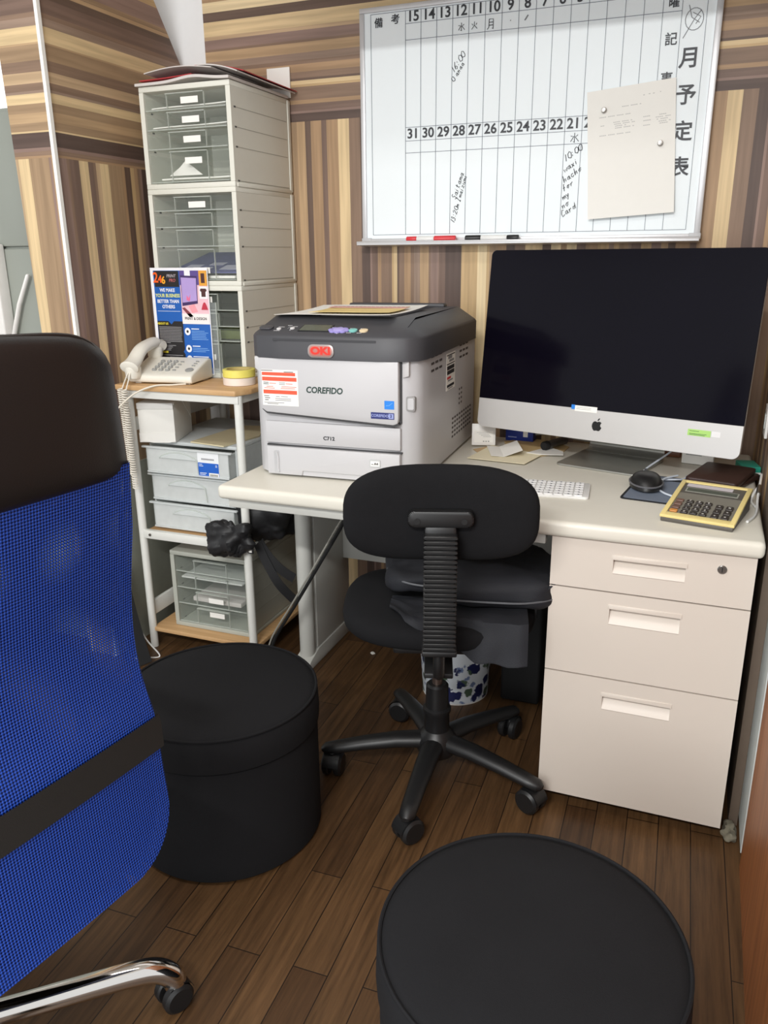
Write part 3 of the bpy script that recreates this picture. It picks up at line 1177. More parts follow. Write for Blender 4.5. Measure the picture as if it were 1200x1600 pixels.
    for a, b, l in ((0.078, 0.030, 0.018), (0.075, 0.004, 0.016), (0.095, 0.041, 0.012), (0.112, 0.034, 0.012), (0.108, 0.010, 0.004), (0.236, -0.006, 0.006), (0.262, 0.030, 0.014), (0.288, 0.030, 0.014), (0.262, 0.0, 0.012), (0.288, 0.0, 0.012), (0.210, 0.034, 0.006)):
        m = MB()
        m.T = slopeT(0, 0)
        for q in range(max(1, int(l / 0.004))):
            m.box(a - l / 2 + q * 0.004, a - l / 2 + q * 0.004 + 0.0032, b - 0.0012, b + 0.0012, 0.0, 0.0006, mat('panel_print', (196, 194, 196), 0.5))
        m.build('panel_marking', lid)
    m = MB()
    m.T = slopeT(0, 0)
    for q, c_ in enumerate(((190, 60, 50), (210, 190, 90), (80, 180, 120))):
        m.box(0.096, 0.0985, 0.020 + q * 0.006, 0.0225 + q * 0.006, 0.0, 0.0006, M_inkg)
    m.build('status_marks', lid)
    m = MB()
    m.T = slopeT(0.168, 0.027)
    m.box(-0.040, 0.040, -0.022, 0.022, -0.001, 0.0008, M_blk, 0.0005)
    m.box(-0.037, 0.037, -0.019, 0.019, -0.001, 0.0012, mat('lcd_green', (92, 98, 88), 0.15))
    m.build('display', lid)
    m = MB()
    m.T = slopeT(0.231, 0.015)
    lav = mat('lavender_key', (160, 150, 214), 0.45)
    for k in range(8):
        a = 2 * PI * k / 8
        m.lathe([(0.008, -0.001), (0.008, 0.002), (0.006, 0.003), (0, 0.0032)], lav, 16, c=(0.013 * math.cos(a) * 1.4, 0.010 * math.sin(a), 0))
    m.lathe([(0.014, -0.001), (0.014, 0.0026), (0.012, 0.0036), (0, 0.0038)], mat('lavender_key_light', (178, 168, 226), 0.4), 28)
    m.build('arrow_keys', lid)
    for a, c_, nm in ((0.267, (128, 196, 190), 'teal_key'), (0.2935, (226, 206, 170), 'cream_key')):
        m = MB()
        m.T = slopeT(a, 0.016)
        m.lathe([(0.0105, -0.001), (0.0105, 0.002), (0.008, 0.003), (0, 0.0032)], mat(nm, c_, 0.4), 24)
        m.build('key', lid)
    # vents and label on the right side
    vent = mat('vent_dark', (72, 66, 64), 0.7)
    for (b0, z0, nb, nz, db, dz, l) in ((0.098, 0.262, 3, 3, 0.037, 0.017, 0.026), (0.385, 0.262, 3, 3, 0.036, 0.016, 0.024), (0.385, 0.135, 2, 4, 0.024, 0.013, 0.010), (0.312, 0.055, 9, 5, 0.026, 0.0125, 0.015)):
        m = MB()
        for i in range(nb):
            for j in range(nz):
                m.box(0.4335, 0.4358, b0 + i * db, b0 + i * db + l, z0 + j * dz - 0.0028, z0 + j * dz + 0.0028, vent)
        m.build('vent_grille', t)
    m = MB()
    lab = M_paper
    m.box(0.4345, 0.4356, 0.243, 0.335, 0.190, 0.286, lab)
    for zz, c_, h, a, b in ((0.281, M_ink, 0.0012, 0.246, 0.33), (0.258, M_ink, 0.0012, 0.246, 0.33), (0.275, M_inkg, 0.004, 0.26, 0.30), (0.266, M_inkg, 0.003, 0.27, 0.32), (0.248, M_ink, 0.005, 0.25, 0.325), (0.236, M_ink, 0.005, 0.25, 0.325), (0.222, M_red, 0.003, 0.25, 0.29), (0.215, M_inkg, 0.002, 0.26, 0.31), (0.201, M_ink, 0.0035, 0.25, 0.325), (0.194, M_inkg, 0.0015, 0.262, 0.31)):
        m.box(0.435, 0.4359, a, b, zz - h, zz + h, c_)
    m.build('warning_label', t)


printer()

# sheets in the printer's output tray
PT = Matrix.Translation((0.035, 0.135, 0.70)) @ Matrix.Rotation(0.045, 4, 'Z')


def sheet(mb, w, d, T, m, curl=0.0, th=0.0006, nu=8, nv=8, two=None):
    mb.T = T
    f1 = lambda u, v: ((u - 0.5) * w, (v - 0.5) * d, curl * ((2 * v - 1) ** 2) + curl * 0.5 * (2 * u - 1) ** 3)
    mb.surf(f1, nu, nv, m)
    mb.surf(lambda u, v: (lambda p: (p[0], p[1], p[2] - th))(f1(1 - u, v)), nu, nv, two or m)
    for k in range(2):
        mb.surf(lambda u, v, k=k: (lambda p: (p[0], p[1], p[2] - th * v))(f1(u, k)), nu, 1, m)
        mb.surf(lambda u, v, k=k: (lambda p: (p[0], p[1], p[2] - th * v))(f1(k, u)), nv, 1, m)
    mb.T = Matrix.Identity(4)


m = MB()
sheet(m, 0.310, 0.30, PT @ Matrix.Translation((0.188, 0.232, 0.3915)) @ Matrix.Rotation(-0.03, 4, 'Z') @ Matrix.Rotation(0.018, 4, 'X'), M_paper, 0.004)
tag(m.build('paper_sheet'), 'white printed sheet lying in the output tray on top of the printer', 'paper')
m = MB()
sheet(m, 0.215, 0.170, PT @ Matrix.Translation((0.218, 0.200, 0.3965)) @ Matrix.Rotation(0.018, 4, 'X'), mat('yellow_print', (232, 206, 136), 0.6, var=0.15, scale=14), 0.002)
fl = tag(m.build('flyer'), 'yellow and pink printed flyer on top of the white sheet in the printer tray', 'flyer')
m = MB()
sheet(m, 0.215, 0.040, PT @ Matrix.Translation((0.218, 0.263, 0.4000)) @ Matrix.Rotation(0.018, 4, 'X'), mat('pink_print', (226, 178, 170), 0.6, var=0.1, scale=30), 0.0)
for i in range(18):
    x = -0.102 + i * 0.0118
    m.T = PT @ Matrix.Translation((0.218 + x, 0.272, 0.4002))
    m.box(0, 0.009, 0, 0.004, 0, 0.0006, mat('wine_ink', (120, 40, 50), 0.6))
m.T = Matrix.Identity(4)
m.build('pink_header', fl)

# ---------------------------------------------------------------- computer
def computer():
    a = -0.275
    t = thing('desktop_computer', 'large silver all-in-one computer with dark screen at the back right of the desk', 'computer', (0.838, 0.462, 0.70), a)
    til = 0.1215
    T = Matrix.Translation((0, 0.0, 0.0725)) @ Matrix.Rotation(-til, 4, 'X')
    w, H, ch = 0.6975, 0.470, 0.0785
    m = MB()
    m.T = T
    pts = rrect(w, H, 0.018, 6, 0.0, H / 2)
    m.prism(pts, 'y', 0.0015, 0.010, M_alu, 0.001, 1)

    def back(u, v):
        r_ = v
        i = u * len(pts)
        p = pts[int(i) % len(pts)]
        k = math.cos(r_ * PI / 2)
        return (p[0] * k, 0.010 + 0.045 * math.sin(r_ * PI / 2) ** 0.8, H / 2 + (p[1] - H / 2) * k)
    m.surf(back, len(pts), 8, M_alu, closeu=True)
    m.build('housing', t)
    m = MB()
    m.T = T
    m.prism([(x, z) for x, z in rrect(w, H, 0.018, 6, 0, H / 2) if z < ch - 0.03] [:] and
            [(-w / 2, ch), (-w / 2, 0.018)] + [(-w / 2 + 0.018 - 0.018 * math.cos(q), 0.018 - 0.018 * math.sin(q)) for q in [PI / 2 * i / 6 for i in range(1, 7)]] +
            [(w / 2 - 0.018 + 0.018 * math.sin(q), 0.018 - 0.018 * math.cos(q)) for q in [PI / 2 * i / 6 for i in range(0, 7)]] + [(w / 2, ch)], 'y', -0.0015, 0.0025, M_alu, 0.0006, 1)
    chin = m.build('chin', t)
    m = MB()
    m.T = T
    glass = mat('screen_glass', (10, 8, 18), 0.12, spec=0.14, var=0.3, scale=3)
    m.prism([(-w / 2, ch), (w / 2, ch)] + [(w / 2 - 0.014 + 0.014 * math.cos(q), H - 0.014 + 0.014 * math.sin(q)) for q in [PI / 2 * i / 6 for i in range(0, 7)]] +
            [(-w / 2 + 0.014 - 0.014 * math.sin(q), H - 0.014 + 0.014 * math.cos(q)) for q in [PI / 2 * i / 6 for i in range(0, 7)]], 'y', -0.0015, 0.0025, glass, 0.0005, 1)
    m.build('screen', t)
    # fruit emblem on the chin
    m = MB()
    m.T = T @ Matrix.Translation((-0.0, -0.0017, 0.040)) @ Matrix.Diagonal((1, 1, 1, 1))
    body = [(0.0, 0.0085), (0.004, 0.0105), (0.0085, 0.0098), (0.0118, 0.0072), (0.0095, 0.0045), (0.0085, 0.001), (0.0098, -0.0025), (0.0128, -0.0045), (0.0105, -0.0095), (0.007, -0.0135), (0.0035, -0.0135), (0.0, -0.0125), (-0.0035, -0.0135), (-0.007, -0.0135), (-0.0108, -0.0095), (-0.0132, -0.003), (-0.0128, 0.003), (-0.0105, 0.0078), (-0.0065, 0.0105), (-0.003, 0.0100)]
    m.prism(body, 'y', -0.0004, 0.0006, M_blkm)
    m.prism([(0.0005, 0.0115), (0.001, 0.0150), (0.0035, 0.0182), (0.0062, 0.0192), (0.0058, 0.0160), (0.0035, 0.0128)], 'y', -0.0004, 0.0006, M_blkm)
    m.build('emblem', chin)
    m = MB()
    m.T = T @ Matrix.Translation((0, -0.0018, 0))
    m.box(0.226, 0.279, -0.0004, 0.0002, 0.044, 0.059, mat('green_note', (168, 212, 112), 0.6))
    for zz, l in ((0.055, 0.022), (0.049, 0.04), (0.0465, 0.036)):
        m.box(0.230, 0.230 + l, -0.0006, 0.0, zz - 0.0006, zz + 0.0006, mat('green_ink', (60, 110, 60), 0.6))
    m.box(0.281, 0.301, -0.0004, 0.0002, 0.046, 0.059, mat('sticky_white', (226, 224, 224), 0.5))
    m.build('green_sticker', chin)['label'] = 'pale green sticky label'
    m = MB()
    m.T = T @ Matrix.Translation((0, -0.0018, 0))
    m.box(-0.064, -0.004, -0.0004, 0.0002, 0.071, 0.0855, M_paper)
    m.box(-0.074, -0.064, -0.0004, 0.0002, 0.075, 0.0865, mat('azure_label', (32, 128, 222), 0.4))
    for zz in (0.081, 0.077):
        m.box(-0.060, -0.02, -0.0006, 0.0, zz - 0.0004, zz + 0.0004, M_inkg)
    m.build('white_sticker', chin)['label'] = 'white label with blue end'
    # stand
    m = MB()
    m.prism(rrect(0.222, 0.20, 0.014, 5, 0.012, 0.082), 'z', 0.0, 0.0055, M_alud, 0.0015)
    path = bez([(0, 0.165, 0.004), (0, 0.190, 0.012), (0, 0.192, 0.04), (0, 0.165, 0.14), (0, 0.115, 0.24), (0, 0.085, 0.30)], 30)
    hw = 0.105
    A = []
    for i, p in enumerate(path):
        tt = (path[min(i + 1, len(path) - 1)] - path[max(i - 1, 0)]).normalized()
        nn = Vector((0, tt.z, -tt.y)) * 0.003
        A.append([m.v(p + nn + Vector((-hw + 0.012, 0, 0))), m.v(p + nn + Vector((hw + 0.012, 0, 0))), m.v(p - nn + Vector((hw + 0.012, 0, 0))), m.v(p - nn + Vector((-hw + 0.012, 0, 0)))])
    for P, Q in zip(A, A[1:]):
        for k in range(4):
            m.f([P[k], P[(k + 1) % 4], Q[(k + 1) % 4], Q[k]], M_alud)
    m.f(A[0][::-1], M_alud)
    m.f(A[-1], M_alud)
    m.build('stand', t)


computer()

# ---------------------------------------------------------------- keyboard, mouse, calculator and desk clutter
def keyboard():
    t = thing('keyboard', 'slim white keyboard on the desk, partly hidden behind the swivel chair back', 'keyboard', (0.71, 0.222, 0.70), 0.10)
    m = MB()
    m.prism(rrect(0.30, 0.122, 0.008, 4), 'z', 0.0, 0.006, mat('keyboard_white', (232, 232, 230), 0.4), 0.001)
    m.build('case', t)
    key = mat('key_white', (238, 238, 238), 0.45, var=0.01)
    lg = mat('key_legend', (120, 122, 128), 0.6)
    proto = None
    for r_ in range(6):
        nk = 13
        for c_ in range(nk):
            x = -0.140 + c_ * 0.0222
            y = -0.049 + r_ * 0.0192
            m = MB()
            m.prism(rrect(0.0192, 0.0165 if r_ < 5 else 0.011, 0.002, 2), 'z', 0.0055, 0.0085, key, 0.0005, 1)
            m.box(-0.002, 0.0022, -0.003, 0.003, 0.0084, 0.0088, lg)
            if proto is None:
                proto = m.build('key', t)
                proto.location = (x, y, 0)
            else:
                m.bm.free()
                k = proto.copy()
                COL.objects.link(k)
                k.parent = t
                k.location = (x, y, 0)


keyboard()

m = MB()
m.T = Matrix.Rotation(-0.13, 4, 'Z')
m.prism(rrect(0.215, 0.232, 0.012, 4, 0.1075, 0.116), 'z', 0, 0.0022, mat('mousepad_edge', (22, 23, 28), 0.8))
m.prism(rrect(0.203, 0.220, 0.009, 4, 0.1075, 0.116), 'z', 0.002, 0.0027, mat('mousepad_blue_grey', (112, 122, 138), 0.8, var=0.12, scale=9))
for k, (y0, x1) in enumerate(((0.205, 0.09), (0.19, 0.12), (0.197, 0.17))):
    m.box(0.02 + 0.03 * k, x1, y0, y0 + 0.006, 0.002, 0.0031, mat('mousepad_edge', (22, 23, 28), 0.8))
tag(m.build('mouse_pad', loc=(0.928, 0.213, 0.70)), 'grey-blue mouse pad with dark border under the black mouse', 'mouse pad')


def mouse():
    t = thing('computer_mouse', 'black wireless mouse on the grey-blue pad', 'mouse', (0.978, 0.318, 0.7028), 0.15)
    m = MB()

    def fn(u, v):
        a, b = 2 * PI * u, PI / 2 * v
        r_ = math.cos(b) ** 0.55 if v < 1 else 0
        return (0.037 * r_ * math.cos(a), 0.057 * r_ * math.sin(a), 0.004 + 0.033 * math.sin(b) * (1 - 0.25 * (r_ * math.sin(a)) ** 2))
    m.surf(fn, 40, 14, M_blk, closeu=True)
    m.lathe([(0.0, 0.0), (0.03, 0.0), (0.036, 0.005)], M_blkm, 30)
    m.build('shell', t)
    m = MB()
    ring = [(0.0376 * math.cos(2 * PI * i / 40), 0.0575 * math.sin(2 * PI * i / 40), 0.014) for i in range(41)]
    m.tube(ring, 0.0022, mat('mouse_trim', (96, 96, 100), 0.35), 6)
    m.build('trim_ring', t)
    m = MB()
    m.tube([(-0.003, 0.030, 0.031), (0.003, 0.030, 0.031)], 0.007, mat('wheel_rubber', (60, 60, 62), 0.6), 14, up=(0, 0, 1))
    m.build('scroll_wheel', t)


mouse()

M_cable = mat('pale_cable', (206, 214, 224), 0.45)
m = MB()
m.tube(bez([(1.075, 0.60, 0.80), (1.025, 0.55, 0.745), (0.965, 0.47, 0.707), (0.975, 0.415, 0.7065), (1.005, 0.385, 0.7075), (1.04, 0.395, 0.707), (1.06, 0.42, 0.704), (1.065, 0.45, 0.7035)], 56), 0.0024, M_cable, 8)
tag(m.build('usb_cable'), 'thin pale cable hanging from the computer and curling behind the mouse', 'cable')
m = MB()
m.tube(bez([(1.045, 0.415, 0.7125), (1.015, 0.37, 0.7125), (1.005, 0.32, 0.7058), (1.02, 0.272, 0.7062), (1.05, 0.24, 0.7065)], 40), 0.0024, M_cable, 8)
tag(m.build('charging_cable'), 'thin pale cable bending across the pad under the calculator', 'cable')


def calculator():
    t = thing('calculator', 'yellow-framed grey desktop calculator at the front right of the desk', 'calculator', (1.112, 0.146, 0.7005), -0.215)
    w, d = 0.146, 0.172
    gold = mat('yellow_frame', (226, 206, 138), 0.42, var=0.03)
    grey = mat('calculator_grey', (122, 118, 108), 0.5)
    dk = mat('calculator_dark', (84, 80, 74), 0.5)
    sl = math.atan2(0.034, d)
    m = MB()
    m.prism([(-d / 2, 0), (d / 2, 0), (d / 2, 0.043), (-d / 2, 0.009)], 'x', -w / 2 + 0.002, w / 2 - 0.002, dk, 0.002)
    m.build('base', t)
    T = Matrix.Translation((0, -d / 2, 0.0095)) @ Matrix.Rotation(sl, 4, 'X')
    L = d / math.cos(sl)
    m = MB()
    m.T = T
    m.box(-w / 2, -w / 2 + 0.010, 0, L, -0.001, 0.0055, gold, 0.0012)
    m.box(w / 2 - 0.010, w / 2, 0, L, -0.001, 0.0055, gold, 0.0012)
    m.box(-w / 2 + 0.009, w / 2 - 0.009, 0, 0.017, -0.001, 0.0055, gold, 0.0012)
    m.box(-w / 2 + 0.009, w / 2 - 0.009, L - 0.009, L, -0.001, 0.0055, gold, 0.0012)
    m.build('frame', t)
    m = MB()
    m.T = T
    m.box(-w / 2 + 0.009, w / 2 - 0.009, 0.016, L - 0.008, -0.001, 0.0022, grey)
    m.box(-w / 2 + 0.009, w / 2 - 0.009, L - 0.058, L - 0.008, 0.001, 0.0028, dk)
    m.build('face', t)
    m = MB()
    m.T = T
    m.box(-w / 2 + 0.016, w / 2 - 0.036, L - 0.026, L - 0.012, 0.002, 0.0034, mat('solar_panel_pale', (198, 190, 194), 0.3))
    m.build('solar_panel', t)
    m = MB()
    m.T = T
    m.box(-w / 2 + 0.018, w / 2 - 0.020, L - 0.051, L - 0.031, 0.002, 0.0034, mat('display_rim', (150, 150, 140), 0.4))
    m.box(-w / 2 + 0.021, w / 2 - 0.023, L - 0.0485, L - 0.0335, 0.0026, 0.0038, mat('display_lcd', (84, 88, 78), 0.2))
    m.build('display', t)
    kb = mat('calculator_key', (56, 50, 46), 0.45)
    ko = mat('orange_key', (204, 138, 70), 0.45)
    kw = mat('key_print', (200, 196, 190), 0.6)
    rows = ['789', '456', '123', '0.+']
    for ci, x in enumerate((-0.052, -0.031, -0.0125, 0.006, 0.029, 0.049)):
        for ri in range(4 if ci not in (4, 5) else 3):
            y = 0.027 + ri * (0.0165 if ci not in (4, 5) else 0.021)
            m = MB()
            m.T = T
            kd = ko if (ci == 0 and ri == 0) else (mat('brown_key', (112, 84, 72), 0.45) if ci == 0 else kb)
            h = 0.0105 if ci not in (4, 5) else 0.0165
            m.prism(rrect(0.0145 if ci else 0.016, h, 0.002, 2, x, y), 'z', 0.002, 0.006, kd, 0.001, 1)
            ch = {1: '0147', 2: '.258', 3: '=369', 4: '+-÷', 5: '=×%'}.get(ci, '')
            if ch and ri < len(ch):
                m.text(ch[ri], 0.0085, FLAT(x, y, 0.0064), kw, depth=0.0002)
            m.build('key', t)


calculator()

# wallet behind the calculator
wl = thing('wallet', 'dark brown leather wallet lying behind the calculator', 'wallet', (1.142, 0.425, 0.7005), 1.30)
brown = mat('brown_leather', (58, 38, 34), 0.4, bump=0.15, bscale=500, var=0.15, scale=14)
for nm, z0, z1, dx, a in (('lower_flap', 0.0, 0.013, 0.010, -0.10), ('upper_flap', 0.0140, 0.027, 0.0, 0.0)):
    m = MB()
    m.T = Matrix.Rotation(a, 4, 'Z') @ Matrix.Translation((dx, 0, 0))
    m.prism(rrect(0.178, 0.118, 0.010, 4), 'z', z0, z1, brown, 0.0035, 3)
    m.build(nm, wl)
m = MB()
m.tube([(-0.078, -0.050, 0.0135), (0.078, -0.050, 0.0135), (0.078, 0.050, 0.0135), (-0.078, 0.050, 0.0135)], 0.003, brown, 6)
m.build('fold', wl)
m = MB()
m.T = Matrix.Translation((1.206, 0.556, 0.7005)) @ Matrix.Rotation(0.2, 4, 'Z')
m.box(-0.022, 0.022, -0.036, 0.036, 0.0, 0.022, mat('teal_box', (40, 150, 128), 0.45), 0.002)
m.box(-0.0225, 0.0225, -0.0365, 0.0365, 0.003, 0.008, M_paper)
tag(m.build('small_box'), 'small teal and white box beside the wallet at the desk edge by the right wall', 'box')
m = MB()
m.T = Matrix.Translation((1.088, 0.600, 0.7005)) @ Matrix.Rotation(-0.22, 4, 'Z')
m.box(-0.040, 0.040, -0.010, 0.010, 0.0, 0.085, M_paper, 0.002)
m.box(-0.030, 0.020, -0.0103, -0.0098, 0.03, 0.032, M_inkg)
m.box(-0.030, 0.010, -0.0103, -0.0098, 0.024, 0.026, M_inkg)
tag(m.build('white_box'), 'flat white card box standing behind the wallet under the computer', 'box')
m = MB()
m.T = Matrix.Translation((1.01, 0.668, 0.7005)) @ Matrix.Rotation(-0.12, 4, 'Z')
m.box(-0.034, 0.034, -0.010, 0.010, 0.0, 0.016, wood('reddish_wood', (96, 56, 34), (146, 92, 58), 'X'), 0.002)
m.box(-0.030, 0.030, -0.007, 0.007, 0.0155, 0.0165, brown)
tag(m.build('name_stamp_case'), 'small reddish-brown wooden case behind the computer stand', 'case')
m = MB()
m.tube(bez([(1.228, 0.40, 0.735), (1.222, 0.33, 0.73), (1.216, 0.262, 0.714), (1.213, 0.205, 0.7045), (1.206, 0.160, 0.7035), (1.192, 0.120, 0.7032)], 40), 0.0028, mat('white_cable', (228, 228, 226), 0.4), 8)
m.tube(bez([(1.222, 0.33, 0.73), (1.21, 0.30, 0.715), (1.205, 0.27, 0.7045), (1.212, 0.236, 0.7035)], 16), 0.0026, mat('white_cable', (228, 228, 226), 0.4), 8)
m.tube([(1.2205, 0.318, 0.728), (1.218, 0.284, 0.719)], 0.0055, M_steel, 10)
tag(m.build('coiled_cable'), 'white cable looped at the right edge of the desk beside the calculator', 'cable')

# papers and boxes left of the stand
def paper(name, label, cat, pts, z, m, th=0.0012):
    b = MB()
    b.prism(pts, 'z', z, z + th, m)
    return tag(b.build(name), label, cat)


manila = mat('manila', (206, 178, 128), 0.7, var=0.05)
cream = mat('cream_paper', (232, 222, 192), 0.8, var=0.02)
tanp = mat('tan_card', (196, 164, 120), 0.7)
eb = MB()
eb.prism([(0.55, 0.69), (0.61, 0.545), (0.665, 0.52), (0.735, 0.60), (0.742, 0.68), (0.68, 0.742), (0.60, 0.75)], 'z', 0.7005, 0.7025, manila)
tag(eb.build('manila_envelope'), 'yellow-brown envelope lying among the papers under the computer', 'envelope')
paper('cream_sheet', 'large cream sheet beside the printer, under the folded white slip', 'paper', [(0.505, 0.45), (0.665, 0.435), (0.690, 0.556), (0.585, 0.60), (0.53, 0.62)], 0.7035, cream)
eb = MB()
eb.prism([(0.49, 0.565), (0.535, 0.50), (0.57, 0.565), (0.525, 0.62)], 'z', 0.7005, 0.7016, tanp)
tag(eb.build('kraft_card'), 'small tan card at the right foot of the printer', 'card')
eb = MB()
eb.T = Matrix.Translation((0.577, 0.545, 0.7055)) @ Matrix.Rotation(0.35, 4, 'Z')
eb.prism([(0.0, 0.0), (0.05, 0.018), (0.05, 0.0185), (0.0, 0.0006)], 'y', -0.06, 0.06, M_paper)
eb.prism([(0.0, 0.0), (-0.035, 0.003), (-0.035, 0.0036), (0.0, 0.0006)], 'y', -0.06, 0.06, M_paper)
tag(eb.build('folded_slip'), 'folded white paper slip standing open beside the printer', 'paper')
paper('white_slip', 'white slip of paper just left of the computer stand', 'paper', [(0.645, 0.555), (0.69, 0.545), (0.745, 0.56), (0.738, 0.60), (0.690, 0.645)], 0.7052, M_paper)
eb = MB()
eb.T = Matrix.Translation((0.510, 0.605, 0.7055)) @ Matrix.Rotation(0.28, 4, 'Z') @ Matrix.Rotation(-0.18, 4, 'X')
eb.box(-0.034, 0.034, 0.0, 0.012, 0.0, 0.062, mat('silver_box_white', (232, 230, 226), 0.4), 0.002)
eb.box(-0.027, 0.027, -0.0006, 0.0004, 0.008, 0.042, M_paper)
for k in range(4):
    eb.box(-0.02 + 0.006 * k, 0.012 + 0.003 * k, -0.0009, 0.0, 0.036 - 0.004 * k, 0.0368 - 0.004 * k, M_inkg)
for k in range(3):
    eb.box(-0.002 + 0.007 * k, 0.002 + 0.007 * k, -0.0009, 0.0, 0.010, 0.013, M_inkg)
tag(eb.build('white_carton'), 'small white carton leaning upright between the printer and the computer', 'box')
eb = MB()
eb.T = Matrix.Translation((0.590, 0.712, 0.7005)) @ Matrix.Rotation(-0.10, 4, 'Z')
navy = mat('royal_blue_box', (30, 52, 140), 0.4)
eb.box(-0.042, 0.042, 0.0, 0.035, 0.0, 0.055, navy, 0.0015)
eb.box(0.012, 0.026, -0.0006, 0.0004, 0.014, 0.032, M_paper)
eb.box(-0.034, -0.008, -0.0006, 0.0004, 0.010, 0.013, mat('lavender_ink', (150, 160, 210), 0.5))
eb.box(-0.036, -0.012, -0.0006, 0.0004, 0.044, 0.047, mat('lavender_ink', (150, 160, 210), 0.5))
tag(eb.build('blue_box'), 'small royal blue box under the left end of the computer', 'box')
pn = thing('pocket_torch', 'short black and grey torch lying beside the computer stand', 'torch', (0.712, 0.660, 0.718), -0.42)
eb = MB()
eb.tube([(0, -0.07, 0.0), (0, -0.066, 0.0), (0, -0.052, 0.0), (0, -0.05, 0.0)], [0.010, 0.013, 0.013, 0.011], M_blkm, 16)
eb.build('head', pn)
eb = MB()
eb.tube([(0, -0.05, 0.0), (0, 0.035, 0.0), (0, 0.04, 0)], [0.0115, 0.0115, 0.008], mat('dark_grey_metal', (92, 92, 94), 0.35, 0.6), 16)
eb.build('barrel', pn)
for k, (r0, pts) in enumerate(((0.0045, [(0.60, 0.745, 0.712), (0.68, 0.725, 0.728), (0.76, 0.735, 0.715), (0.82, 0.748, 0.708)]), (0.004, [(0.62, 0.752, 0.722), (0.70, 0.742, 0.738), (0.77, 0.750, 0.722), (0.80, 0.755, 0.708)]))):
    eb = MB()
    eb.tube(bez(pts, 24), r0, mat('grey_cord', (150, 148, 140), 0.5) if k == 0 else M_blkm, 8)
    tag(eb.build('power_cord'), ('grey power cord' if k == 0 else 'black power cord') + ' lying behind the torch under the computer', 'cable')

# ---------------------------------------------------------------- whiteboard
GL = {'0': [[(1, 0), (0.2, .5), (.3, 1.6), (1, 2), (1.5, 1.5), (1.4, .4), (1, 0)]], '1': [[(.5, 0), (.8, 2)]], '2': [[(0, 1.6), (.6, 2), (1.1, 1.5), (0, 0), (1.2, .1)]],
      '3': [[(.1, 1.8), (.8, 2), (.9, 1.4), (.3, 1.1), (1, .8), (.8, .1), (0, 0)]], '6': [[(1.2, 2), (.4, 1.2), (.1, .4), (.6, 0), (1.1, .4), (.8, .9), (.2, .6)]], ':': [[(.3, .3), (.35, .5)], [(.4, 1.2), (.45, 1.4)]],
      'a': [[(1, 1), (.3, .9), (.1, .3), (.6, 0), (1, .9), (1, .1), (1.3, 0)]], 'b': [[(.2, 2), (.1, 0), (.8, 0), (1, .6), (.3, .8)]], 'c': [[(1, .9), (.4, 1), (.1, .4), (.5, 0), (1.1, .2)]],
      'd': [[(1, .9), (.3, .9), (.1, .3), (.6, 0), (1.1, 2), (1.1, 0)]], 'e': [[(.1, .5), (.9, .6), (.6, 1), (.2, .7), (.3, 0), (1.1, .2)]], 'f': [[(1, 1.9), (.6, 1.9), (.4, 0)], [(.1, 1), (.9, 1)]], 'h': [[(.2, 2), (.1, 0), (.3, .8), (.8, 1), (.9, 0)]],
      'i': [[(.3, 1), (.3, 0)], [(.35, 1.5), (.38, 1.55)]], 'm': [[(.1, 1), (.1, 0), (.3, 1), (.6, .9), (.6, 0), (.8, 1), (1.1, .9), (1.2, 0)]], 'n': [[(.1, 1), (.1, 0), (.4, 1), (.8, .9), (.9, 0)]], 'o': [[(.5, 1), (.1, .5), (.4, 0), (.9, .5), (.5, 1), (1.2, .9)]],
      'r': [[(.2, 1), (.2, 0), (.3, .8), (.9, 1)]], 's': [[(.9, 1), (.3, .9), (.8, .4), (.2, 0)]], 't': [[(.5, 1.7), (.4, .1), (.9, 0)], [(.1, 1.1), (.9, 1.2)]], 'w': [[(0, 1), (.3, 0), (.6, .8), (.9, 0), (1.2, 1)]], 'x': [[(.1, 1), (.9, 0)], [(.9, 1), (.1, 0)]],
      'y': [[(.1, 1), (.4, .3), (.9, 1), (.3, -.7)]], 'z': [[(.1, 1), (.9, .9), (.1, 0), (1, .1)]], 'p': [[(.2, 1), (0, -.8), (.3, .9), (.9, .8), (.7, .1), (.2, .2)]], 'I': [[(.6, 2), (.2, 0)], [(.2, 2), (1, 2)], [(-.1, 0), (.6, 0)]], 'S': [[(1.1, 1.8), (.5, 2), (.3, 1.4), (.9, .8), (.5, 0), (0, .3)]],
      'C': [[(1.2, 1.7), (.6, 2), (.1, 1), (.4, 0), (1.2, .3)]], 'u': [[(.1, 1), (.2, .1), (.8, .1), (.9, 1), (1, 0)]], ' ': []}


def scribble(mb, txt, x, z, h, ang, m, y, r=0.00085, rng=random.Random(2)):
    c, s_ = math.cos(ang), math.sin(ang)
    px = 0.0
    for ch in txt:
        for st in GL.get(ch, []):
            pts = []
            for a, b in st:
                a = px + a * h * 0.5 + b * h * 0.12 + rng.uniform(-.03, .03) * h
                b = b * h * 0.5 + rng.uniform(-.04, .04) * h
                pts.append((x + a * c - b * s_, y, z + a * s_ + b * c))
            mb.tube(pts, r, m, 4, flat=1.0)
        px += h * (0.62 if ch in '1i: ' else 0.72)


